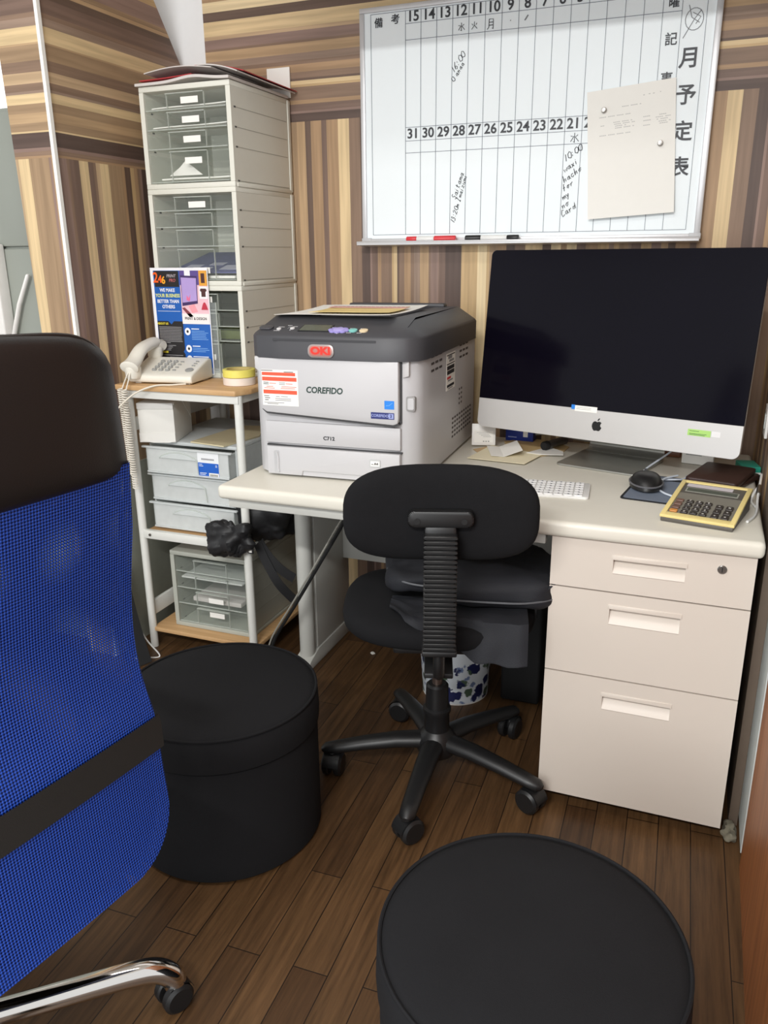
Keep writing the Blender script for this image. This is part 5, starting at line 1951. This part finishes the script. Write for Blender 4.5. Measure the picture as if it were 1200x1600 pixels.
# ---------------------------------------------------------------- telephone and flyer
def telephone():
    t = thing('telephone', 'white push-button telephone with coiled handset cord on top of the rack', 'telephone', (-0.425, 0.442, RZ), 0.13)
    W_, D_ = 0.205, 0.145
    body = mat('phone_white', (228, 224, 212), 0.38, var=0.01)
    keyg = mat('phone_key_grey', (150, 150, 146), 0.5)
    m = MB()
    sl = math.atan2(0.040, D_)
    m.prism([(-D_ / 2, 0.010), (-D_ / 2 + 0.006, 0.004), (D_ / 2, 0.004), (D_ / 2, 0.060), (D_ / 2 - 0.02, 0.066), (-D_ / 2 + 0.012, 0.031), (-D_ / 2, 0.024)], 'x', -W_ / 2, W_ / 2, body, 0.005, 3)
    m.prism([(-D_ / 2 + 0.02, 0.0), (-D_ / 2 + 0.035, 0.0), (-D_ / 2 + 0.035, 0.006), (-D_ / 2 + 0.02, 0.006)], 'x', W_ / 2 - 0.03, W_ / 2 - 0.015, body)
    m.box(-W_ / 2 + 0.012, W_ / 2 - 0.012, D_ / 2 - 0.04, D_ / 2 - 0.01, 0.0, 0.006, body)
    m.box(-W_ / 2 + 0.012, -W_ / 2 + 0.03, -D_ / 2 + 0.02, -D_ / 2 + 0.035, 0.0, 0.006, body)
    m.build('base', t)
    # handset along the left side, running front to back
    hs = MB()
    xh = -W_ / 2 + 0.022
    path = bez([(xh, -D_ / 2 - 0.028, 0.050), (xh, -D_ / 2 + 0.005, 0.066), (xh, -0.02, 0.096), (xh, 0.05, 0.108), (xh, D_ / 2 - 0.01, 0.104), (xh, D_ / 2 + 0.012, 0.095)], 40)
    rs = []
    for i, p in enumerate(path):
        k = i / (len(path) - 1)
        rs.append(0.0225 + 0.008 * (abs(2 * k - 1) ** 3) - (0.008 if i in (0, len(path) - 1) else 0))
    hs.tube(path, rs, body, 18, flat=0.72, up=(0, 0, 1))
    for cy, z0, z1 in ((-D_ / 2 - 0.006, 0.018, 0.058), (D_ / 2 - 0.012, 0.062, 0.098)):
        hs.lathe([(0, z0), (0.019, z0), (0.0225, z0 + 0.008), (0.024, z1 - 0.008), (0.018, z1), (0, z1)], body, 24, c=(xh, cy, 0))
    hs.build('handset', t)
    # keypad
    T0 = Matrix.Translation((0.0, -D_ / 2 + 0.012, 0.0318)) @ Matrix.Rotation(math.atan2(0.035, D_ - 0.032), 4, 'X')
    for r_ in range(4):
        for c_ in range(4):
            m = MB()
            m.T = T0 @ Matrix.Translation((-0.032 + c_ * 0.0215, 0.022 + r_ * 0.0195, 0))
            if c_ < 3:
                m.lathe([(0.0072, -0.001), (0.0072, 0.003), (0.006, 0.0042), (0, 0.0044)], keyg, 18)
                m.text('123456789*0#'[(3 - r_) * 3 + c_], 0.008, FLAT(0, 0, 0.0046), M_paper, depth=0.0002)
            else:
                m.prism(rrect(0.011, 0.0045, 0.0018, 3), 'z', -0.001, 0.003, keyg, 0.0006, 1)
            m.build('key', t)
    m = MB()
    m.T = T0 @ Matrix.Translation((0.080, 0.026, 0))
    m.lathe([(0.0125, -0.001), (0.0125, 0.002), (0.010, 0.003), (0, 0.0032)], keyg, 24)
    m.build('redial_key', t)
    for k in range(3):
        m = MB()
        m.T = T0 @ Matrix.Translation((0.080, 0.056 + 0.015 * k, 0))
        m.prism(rrect(0.011, 0.004, 0.0016, 3), 'z', -0.001, 0.002, keyg)
        m.build('function_key', t)
    # coiled cord hanging over the shelf edge
    m = MB()
    TP = Matrix.Translation((-0.425, 0.442, RZ)) @ Matrix.Rotation(0.13, 4, 'Z')
    inv = TP.inverted()
    head = TP @ Vector((xh, -D_ / 2 - 0.024, 0.040))
    for off, ztop, zbot in (((-0.012, 0.0), 0.86, 0.60), ((0.012, -0.012), 0.86, 0.56)):
        pts = []
        n = 400
        cx, cy = head.x + off[0] - 0.020, head.y + off[1] - 0.012
        for i in range(n + 1):
            k = i / n
            a = 2 * PI * 40 * k
            z = ztop + (zbot - ztop) * k
            pts.append(inv @ Vector((cx + 0.0075 * math.cos(a) + 0.012 * k * (1 if off[0] < 0 else 0.4), cy + 0.0075 * math.sin(a), z)))
        m.tube(pts, 0.0022, mat('phone_cord', (226, 220, 208), 0.5), 5)
        m.tube(bez([inv @ head, inv @ Vector((head.x + off[0] * 0.4, head.y - 0.008, head.z - 0.01)), pts[0]], 8), 0.0018, mat('phone_cord', (214, 208, 196), 0.5), 6)
    m.build('coiled_cord', t)
    return t


telephone()
m = MB()
m.tube(bez([(-0.335, 0.385, RZ + 0.0035), (-0.365, 0.358, RZ + 0.0035), (-0.405, 0.328, RZ + 0.003), (-0.455, 0.300, RZ - 0.018), (-0.505, 0.285, RZ - 0.06), (-0.53, 0.285, RZ - 0.09)], 30), 0.0026, mat('cream_cable', (224, 216, 200), 0.5), 8)
tag(m.build('telephone_cable'), 'cream telephone line cable running from under the telephone over the rack edge', 'cable')

FT = Matrix.Translation((-0.432, 0.5315, RZ + 0.010)) @ Matrix.Diagonal((0.925, 1, 1, 1))


def flyer():
    t = thing('advert_flyer', 'blue and black printed advertising flyer standing upright behind the telephone', 'flyer', (0, 0, 0))
    w, h = 0.222, 0.318
    blue = mat('flyer_blue', (26, 92, 176), 0.45)
    dark = mat('flyer_black', (30, 28, 30), 0.5)
    yel = mat('flyer_yellow', (226, 208, 60), 0.5)
    wh = mat('flyer_white', (236, 236, 240), 0.5)
    m = MB()
    m.T = FT
    m.box(-w / 2, w / 2, 0, 0.0008, 0, h, wh)
    L0, L1, R1 = -w / 2 + 0.012, 0.003, w / 2 - 0.003

    def r(x0, x1, z0, z1, mm, y=-0.0003):
        m.box(x0, x1, y - 0.0003, 0.0004, z0, z1, mm)
    top = h - 0.008
    r(L0, L1, 0.004, top, blue)
    r(L0 + 0.004, L1 - 0.003, top - 0.048, top - 0.001, dark, -0.0006)
    m.prism([(L0 + 0.001, 0.004), (L1, 0.004), (L1, 0.06), (L1 - 0.006, 0.068), (L1, 0.076), (L1, h - 0.158), (L1 - 0.035, h - 0.158), (L1 - 0.046, h - 0.168), (L1 - 0.057, h - 0.158), (L0 + 0.001, h - 0.158)], 'y', -0.0009, 0.0, dark)
    r(L1, R1, 0.004, h - 0.16, blue)
    # picture: desk with a computer
    r(L1, R1, h - 0.160, top, mat('flyer_pink', (232, 190, 200), 0.5))
    r(L1, R1, h - 0.050, top, mat('flyer_violet', (92, 74, 140), 0.5), -0.0005)
    r(L1 + 0.020, L1 + 0.042, h - 0.026, top, wh, -0.0008)
    m.prism([(L1 + 0.004, h - 0.112), (L1 + 0.064, h - 0.104), (L1 + 0.067, h - 0.024), (L1 + 0.004, h - 0.022)], 'y', -0.0012, -0.0005, mat('flyer_purple_dark', (64, 44, 96), 0.5))
    m.prism([(L1 + 0.006, h - 0.102), (L1 + 0.062, h - 0.096), (L1 + 0.064, h - 0.030), (L1 + 0.006, h - 0.028)], 'y', -0.0015, -0.001, mat('flyer_lilac', (176, 152, 210), 0.5))
    m.prism([(L1 + 0.022, h - 0.094), (L1 + 0.034, h - 0.098), (L1 + 0.038, h - 0.078), (L1 + 0.031, h - 0.088), (L1 + 0.024, h - 0.080)], 'y', -0.0018, -0.0013, mat('flyer_rose', (222, 110, 150), 0.5))
    m.prism([(L1 + 0.028, h - 0.112), (L1 + 0.05, h - 0.106), (L1 + 0.062, h - 0.128), (L1 + 0.04, h - 0.132)], 'y', -0.0018, -0.0005, mat('flyer_rose_light', (244, 158, 168), 0.5))
    m.prism([(L1 + 0.002, h - 0.118), (L1 + 0.012, h - 0.116), (L1 + 0.045, h - 0.142), (L1 + 0.03, h - 0.145)], 'y', -0.0016, -0.0005, mat('flyer_wine', (130, 60, 70), 0.5))
    r(R1 - 0.030, R1, h - 0.052, top, mat('flyer_amber', (226, 160, 60), 0.5), -0.0015)
    r(R1 - 0.022, R1 - 0.008, h - 0.044, h - 0.016, mat('flyer_umber', (74, 40, 40), 0.5), -0.0018)
    r(R1 - 0.032, R1 - 0.001, h - 0.090, h - 0.054, wh, -0.0015)
    m.prism([(R1 - 0.026, h - 0.060), (R1 - 0.006, h - 0.060), (R1 - 0.003, h - 0.066), (R1 - 0.008, h - 0.070), (R1 - 0.008, h - 0.084), (R1 - 0.024, h - 0.084), (R1 - 0.024, h - 0.070), (R1 - 0.029, h - 0.066)], 'y', -0.002, -0.0012, mat('flyer_umber', (74, 40, 40), 0.5))
    m.prism([(R1 - 0.028 + 0.025 * i / 8, h - 0.122 + 0.022 * math.sin(PI * i / 8)) for i in range(9)], 'y', -0.002, -0.0008, mat('flyer_cap_red', (190, 50, 70), 0.5))
    r(L1, R1, h - 0.165, h - 0.134, mat('flyer_cream', (240, 232, 230), 0.5), -0.0013)
    # lettering
    og = mat('flyer_orange', (240, 96, 30), 0.5)
    for ch, x, s_, z, c_ in (('2', -0.090, 0.042, h - 0.030, og), ('4', -0.073, 0.030, h - 0.034, og), ('6', -0.060, 0.030, h - 0.037, mat('flyer_gold', (244, 168, 40), 0.5))):
        m.text(ch, s_, FRONT(x, -0.0012, z), c_, off=0.0008)
    m.text('PRINT', 0.013, FRONT(-0.029, -0.0012, h - 0.024), mat('flyer_silver', (190, 180, 186), 0.5), shear=0.2)
    m.text('PRO', 0.013, FRONT(-0.026, -0.0012, h - 0.037), mat('flyer_salmon', (206, 110, 110), 0.5), shear=0.2)
    cx = (L0 + L1) / 2
    for tx, z, c_ in (('WE MAKE', h - 0.066, wh), ('YOUR BUSINESS', h - 0.082, mat('flyer_lime', (222, 226, 130), 0.5)), ('BETTER THAN', h - 0.099, wh), ('OTHERS', h - 0.115, wh)):
        m.text(tx, 0.0145, FRONT(cx, -0.0009, z), c_, off=0.0003, sx=0.92)
    r(L0 + 0.006, L1 - 0.006, h - 0.1285, h - 0.1275, wh, -0.0006)
    m.text('PRINT & DESIGN', 0.0115, FRONT((L1 + R1) / 2, -0.0018, h - 0.149), dark, off=0.0001)
    m.text('ABOUT US', 0.009, FRONT(L0 + 0.022, -0.0012, h - 0.166), yel, off=0.0002)
    r(L0 + 0.006, L0 + 0.034, h - 0.2555, h - 0.2495, yel, -0.001)
    rr = random.Random(4)
    tg_ = mat('flyer_text_grey', (168, 166, 168), 0.6)
    for k in range(11):
        z = h - 0.176 - k * 0.0048
        r(L0 + 0.006, L1 - 0.006 - (0.05 if k == 10 else rr.uniform(0, 0.004)), z - 0.0007, z + 0.0007, tg_, -0.001)
    for k in range(4):
        z = h - 0.232 - k * 0.0048
        r(L0 + 0.006, L0 + rr.uniform(0.04, 0.09), z - 0.0007, z + 0.0007, tg_, -0.001)
    for k in range(5):
        z = h - 0.262 - k * 0.006
        r(L0 + 0.006 + rr.uniform(0, 0.04), L0 + rr.uniform(0.06, 0.095), z - 0.0007, z + 0.0007, tg_, -0.001)
    lb = mat('flyer_pale_blue', (132, 176, 226), 0.6)
    for z0, n, head in ((h - 0.188, 6, 0.03), (h - 0.240, 3, 0.03), (h - 0.272, 6, 0.06)):
        m.T = FT @ Matrix.Translation((L1 + 0.016, -0.0006, z0)) @ Matrix.Rotation(PI / 2, 4, 'X')
        m.lathe([(0, 0), (0.0112, 0), (0.0112, 0.0006), (0, 0.0006)], wh, 24)
        m.lathe([(0, 0.0005), (0.0045, 0.0005), (0.0045, 0.0009), (0, 0.0009)], dark, 7)
        m.T = FT
        r(L1 + 0.031, L1 + 0.031 + head, z0 + 0.007, z0 + 0.0095, wh, -0.0006)
        for k in range(n):
            z = z0 + 0.002 - k * 0.005
            r(L1 + 0.031, R1 - rr.uniform(0.008, 0.025), z - 0.0007, z + 0.0007, lb, -0.0006)
    m.T = Matrix.Identity(4)
    m.build('sheet', t)


flyer()
acr = clear('acrylic', (232, 238, 240), 0.13, 0.03, 0.2)
m = MB()
m.T = Matrix.Translation((-0.434, 0.5335, RZ + 0.0005))
m.box(-0.104, 0.128, -0.006, 0.002, 0.0, 0.0025, acr)
m.T = m.T @ Matrix.Translation((0, 0, 0.002))
m.box(-0.104, 0.128, 0.0, 0.0022, 0.0, 0.225, acr)
m.box(0.1255, 0.128, -0.004, 0.0022, 0.0, 0.225, M_lip)
m.box(0.06, 0.128, -0.006, -0.0045, 0.0, 0.03, acr)
m.T = Matrix.Identity(4)
tag(m.build('acrylic_stand'), 'clear acrylic leaflet holder holding the flyer behind the telephone', 'holder')

for k, (c_, lb, z) in enumerate((((228, 214, 202), 'white roll of tape under the yellow roll on the rack top', RZ + 0.0005), ((226, 214, 104), 'yellow roll of tape stacked on the white roll beside the printer', RZ + 0.0235))):
    m = MB()
    m.lathe([(0.0375, 0.0), (0.046, 0.0), (0.0475, 0.001), (0.0475, 0.021), (0.046, 0.022), (0.0375, 0.022)], mat('tape_%d' % k, c_, 0.5, var=0.03), 40, closed=True)
    o = tag(m.build('tape_roll', loc=(-0.193, 0.452, z)), lb, 'tape', 'tape rolls on the rack')
    m = MB()
    m.lathe([(0.0345, 0.0), (0.0378, 0.0), (0.0378, 0.022), (0.0345, 0.022)], mat('tape_core', (196, 176, 110), 0.7), 40, closed=True)
    m.build('core', o)

# ---------------------------------------------------------------- bags, cables, bin and the far left
from mathutils import noise


def lump(mb, c, rx, ry, rz, m, amp, freq, seed=0.0, p=0.7, nu=56, nv=30, rot=0.0):
    def sg(x):
        return math.copysign(abs(x) ** p, x)
    cr, sr = math.cos(rot), math.sin(rot)

    def fn(u, v):
        a, b = 2 * PI * u, PI * (v - 0.5)
        d = Vector((sg(math.cos(a)) * sg(math.cos(b)), sg(math.sin(a)) * sg(math.cos(b)), sg(math.sin(b))))
        q = Vector((d.x * rx, d.y * ry, d.z * rz))
        k = noise.noise(q * freq + Vector((seed, seed * 2, 0))) + 0.5 * abs(noise.noise(q * freq * 2.3 + Vector((seed, 7, 3))))
        q += d * amp * k
        return (c[0] + q.x * cr - q.y * sr, c[1] + q.x * sr + q.y * cr, c[2] + q.z)
    mb.surf(fn, nu, nv, m, closeu=True)


M_nyl = mat('black_nylon', (26, 26, 28), 0.55, bump=0.2, bscale=400, var=0.1)
bg = thing('shoulder_bag', 'crumpled black nylon bag on the middle rack shelf, its strap hanging beside the desk leg', 'bag', (-0.165, 0.44, 0.403))
m = MB()
m.T = Matrix.Translation((0.165, -0.44, -0.403))
lump(m, (-0.120, 0.468, 0.470), 0.085, 0.080, 0.060, M_nyl, 0.026, 16, 1.0)
m.build('body', bg)
m = MB()
m.T = Matrix.Translation((0.165, -0.44, -0.403))
lump(m, (-0.178, 0.316, 0.437), 0.072, 0.024, 0.052, M_nyl, 0.024, 26, 4.0, 0.8)
m.build('flap', bg)
def ribbon(mb, pts, wv, th, m):
    """flat strap: path points, half-width vector, thickness"""
    wv = Vector(wv)
    P = bez(pts, 24)
    nn = None
    A = []
    for i, p in enumerate(P):
        tt = (P[min(i + 1, len(P) - 1)] - P[max(i - 1, 0)]).normalized()
        nn = tt.cross(wv).normalized() * th / 2
        A.append([mb.v(p + wv + nn), mb.v(p - wv + nn), mb.v(p - wv - nn), mb.v(p + wv - nn)])
    for X, Y in zip(A, A[1:]):
        for k in range(4):
            mb.f([X[k], X[(k + 1) % 4], Y[(k + 1) % 4], Y[k]], m)
    mb.f(A[0][::-1], m)
    mb.f(A[-1], m)


for pts, wv in (([(-0.115, 0.385, 0.408), (-0.098, 0.395, 0.365), (-0.066, 0.41, 0.318), (-0.030, 0.43, 0.284)], (0.006, 0.004, 0.0125)),
                ([(-0.122, 0.380, 0.405), (-0.104, 0.388, 0.350), (-0.070, 0.40, 0.275), (-0.032, 0.425, 0.215)], (0.009, 0.004, 0.010))):
    m = MB()
    m.T = Matrix.Translation((0.165, -0.44, -0.403))
    ribbon(m, pts, wv, 0.0025, M_nyl)
    m.build('strap', bg)
m = MB()
m.T = Matrix.Translation((0.165, -0.44, -0.403))
m.box(-0.128, -0.108, 0.330, 0.3345, 0.388, 0.408, M_blk, 0.002)
m.box(-0.123, -0.113, 0.3285, 0.3305, 0.393, 0.403, M_paper)
m.build('buckle', bg)

for k, (m_, r_, off, lb) in enumerate(((M_blkm, 0.0052, 0.0, 'thick black cable sloping across the left side panel of the desk'), (mat('grey_cord', (150, 148, 140), 0.5), 0.0028, -0.011, 'thin grey cable running along the thick black one under the desk'))):
    m = MB()
    m.tube(bez([(0.235, 0.30, 0.60), (0.197 + off, 0.30, 0.525), (0.125 + off, 0.30, 0.403), (0.040 + off, 0.305, 0.263), (-0.045 + off, 0.315, 0.125), (-0.075 + off, 0.32, 0.01 + r_)], 40), r_, m_, 8)
    tag(m.build('cable'), lb, 'cable')

m = MB()
m.tube(bez([(-0.600 + 0.012, 0.34, 0.20), (-0.545, 0.300, 0.125), (-0.500, 0.290, 0.06), (-0.462, 0.30, 0.004), (-0.49, 0.275, 0.004), (-0.53, 0.255, 0.004)], 36), 0.0025, mat('white_cable', (228, 228, 226), 0.4), 6)
tag(m.build('floor_cable'), 'thin white cable dropping to the floor by the left rack leg', 'cable')
m = MB()
ribbon(m, [(-0.585, 0.30, 0.30), (-0.560, 0.288, 0.20), (-0.520, 0.265, 0.10), (-0.468, 0.235, 0.006)], (0.016, 0.012, 0.006), 0.004, mat('black_webbing_dark', (10, 10, 11), 0.9))
tag(m.build('black_strap'), 'wide black fabric strap hanging to the floor by the left rack leg', 'strap')

# bag on the swivel chair
sbg = thing('backpack', 'dark navy backpack lying on the seat of the swivel chair', 'bag', (0.62, 0.09, 0.488), 0.25)
M_navy = mat('navy_cloth', (19, 21, 28), 0.75, bump=0.3, bscale=500, var=0.12, scale=30)
M_zip = mat('zip_grey', (92, 94, 98), 0.5)
m = MB()
lump(m, (0.045, 0.0, 0.038), 0.155, 0.145, 0.038, M_navy, 0.016, 11, 2.0, 0.6)
m.build('main_compartment', sbg)
m = MB()
lump(m, (-0.115, 0.0, 0.042), 0.085, 0.105, 0.034, M_navy, 0.014, 16, 5.0, 0.65)
fp = m.build('front_pocket', sbg)
m = MB()
m.tube(bez([(-0.19, -0.05, 0.058), (-0.15, -0.105, 0.050), (-0.08, -0.118, 0.046), (-0.02, -0.10, 0.05)], 24), 0.0022, M_zip, 6)
m.build('zip', fp)
m = MB()
m.tube(bez([(-0.06, -0.150, 0.030), (0.04, -0.160, 0.032), (0.13, -0.150, 0.030), (0.195, -0.10, 0.030), (0.205, 0.02, 0.034)], 30), 0.0022, M_zip, 6)
m.build('zip', sbg)
m = MB()
m.tube(bez([(0.15, -0.13, 0.045), (0.20, -0.10, 0.075), (0.215, -0.03, 0.06), (0.205, 0.04, 0.05)], 20), 0.0075, M_navy, 8, flat=0.4)
m.build('carry_loop', sbg)
m = MB()


def flapf(u, v):
    x = -0.175 + 0.30 * u
    lie = 0.11 + 0.01 * math.sin(9 * u)
    tot = lie + max(0.0, 0.095 * min(1.0, (u - 0.12) / 0.5)) if u > 0.12 else 0.06 + 0.05 * u / 0.12
    s_ = v * tot
    y = -0.085 - min(s_, lie)
    over = max(0.0, s_ - lie)
    z = 0.006 - 1.6 * max(0, -y - 0.17) ** 2 - over * 0.9 + 0.005 * noise.noise(Vector((x * 30, v * 4, 1)))
    return (x, y - 0.008 * noise.noise(Vector((x * 22, v * 3, 5))) - over * 0.25, z)


m.surf(flapf, 30, 20, M_navy)
m.surf(lambda u, v: (lambda p: (p[0], p[1] + 0.002, p[2] - 0.003))(flapf(1 - u, v)), 30, 20, M_navy)
m.build('rain_flap', sbg)
m = MB()
m.tube([(0.0, -0.115, 0.052), (0.045, -0.105, 0.055)], 0.0035, mat('silver_tag', (170, 172, 172), 0.35, 0.4), 8)
m.build('zip_puller', sbg)

# waste bin
wbn = thing('waste_bin', 'white waste bin with blue flower print standing behind the swivel chair under the desk', 'bin', (0.487, 0.442, 0))
m = MB()
fm = floral_mat()
R0, R1, HB = 0.096, 0.112, 0.265
m.surf(lambda u, v: ((R0 + (R1 - R0) * v) * math.cos(2 * PI * u), (R0 + (R1 - R0) * v) * math.sin(2 * PI * u), 0.004 + HB * v), 48, 6, fm, uv=lambda u, v: (u * 0.62, v * HB))
m.surf(lambda u, v: ((R0 + (R1 - R0) * v - 0.003) * math.cos(-2 * PI * u), (R0 + (R1 - R0) * v - 0.003) * math.sin(-2 * PI * u), 0.006 + HB * v), 48, 6, M_white)
m.lathe([(0, 0.006), (R0 - 0.003, 0.006)], M_white, 48)
m.lathe([(0, 0.0), (R0, 0.0), (R0, 0.004)], M_white, 48)
m.build('body', wbn)
m = MB()
m.tube([(R1 * math.cos(2 * PI * i / 48), R1 * math.sin(2 * PI * i / 48), HB + 0.004) for i in range(49)], 0.004, M_white, 8)
m.build('rim', wbn)
m = MB()
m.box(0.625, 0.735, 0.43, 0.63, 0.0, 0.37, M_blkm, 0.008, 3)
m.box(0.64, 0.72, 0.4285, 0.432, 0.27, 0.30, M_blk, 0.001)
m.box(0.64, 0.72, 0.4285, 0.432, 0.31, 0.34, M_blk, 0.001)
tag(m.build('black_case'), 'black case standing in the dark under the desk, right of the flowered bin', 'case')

for k, (x, y, s_, lb) in enumerate(((0.175, 0.556, 0.016, 'white paper scrap on the floor by the desk side panel'), (0.262, 0.640, 0.018, 'smaller white paper scrap on the floor under the swivel seat edge'))):
    m = MB()
    m.T = Matrix.Translation((x, y, 0.0005)) @ Matrix.Rotation(0.7 * k, 4, 'Z')
    m.prism([(-s_ * 0.5, 0), (0.1 * s_, -0.4 * s_), (s_ * 0.6, 0.1 * s_), (0.0, s_ * 0.6), (-0.4 * s_, 0.5 * s_)], 'z', 0, 0.004, M_paper, 0.001, 1)
    tag(m.build('paper_scrap'), lb, 'litter')

# locker and router at the far left
lk = thing('locker', 'tall grey-green metal locker at the far left edge', 'locker', (-0.775, 0.31, 0))
M_lock = mat('locker_grey', (146, 150, 142), 0.42, var=0.03, scale=5)
m = MB()
m.box(-0.75, 0.065, 0.012, 0.45, 0.0, 1.63, M_lock, 0.004)
m.build('body', lk)
for z0, z1 in ((0.03, 1.256), (1.263, 1.62)):
    m = MB()
    m.box(-0.745, 0.060, 0.0, 0.012, z0, z1, M_lock, 0.003)
    m.build('door', lk)
rt = thing('wireless_router', 'white wireless router with a raised antenna mounted on the grey locker', 'router', (-0.93, 0.309, 0.97))
m = MB()
m.box(-0.12, 0.055, -0.045, 0.0, 0.04, 0.30, M_white, 0.006, 3)
m.box(-0.12, 0.050, -0.030, 0.0, 0.0, 0.045, M_white, 0.004)
m.build('body', rt)
m = MB()
for i in range(10):
    for z in (0.012, 0.027):
        m.box(-0.11 + 0.0145 * i, -0.104 + 0.0145 * i, -0.0306, -0.029, z - 0.005, z + 0.005, M_blkm)
m.build('vent_grille', rt)
m = MB()
m.tube([(0.056, -0.018, 0.022), (0.058, -0.018, 0.03), (0.100, -0.018, 0.13), (0.146, -0.018, 0.212), (0.1475, -0.018, 0.215)], [0.006, 0.0085, 0.0085, 0.007, 0.004], M_white, 14, flat=0.7)
m.build('antenna', rt)

m = MB()
lump(m, (1.2345, 0.045, 0.010), 0.014, 0.030, 0.010, mat('broken_plaster', (120, 114, 98), 0.85, var=0.25, scale=70), 0.012, 70, 3.0, 0.8, 24, 14)
tag(m.build('plaster_debris'), 'crumbled pale plaster on the floor by the bottom right corner of the drawer pedestal', 'debris')

pw = thing('wall_plate', 'white plate on the right wall at the frame edge, beside the computer', 'plate', (XR, 0.53, 0.80))
m = MB()
m.box(-0.007, 0.0, -0.035, 0.035, 0.0, 0.075, M_white, 0.002)
m.build('cover', pw)
m = MB()
m.box(-0.009, -0.006, -0.012, 0.012, 0.02, 0.055, M_jamb, 0.001)
m.build('rocker', pw)
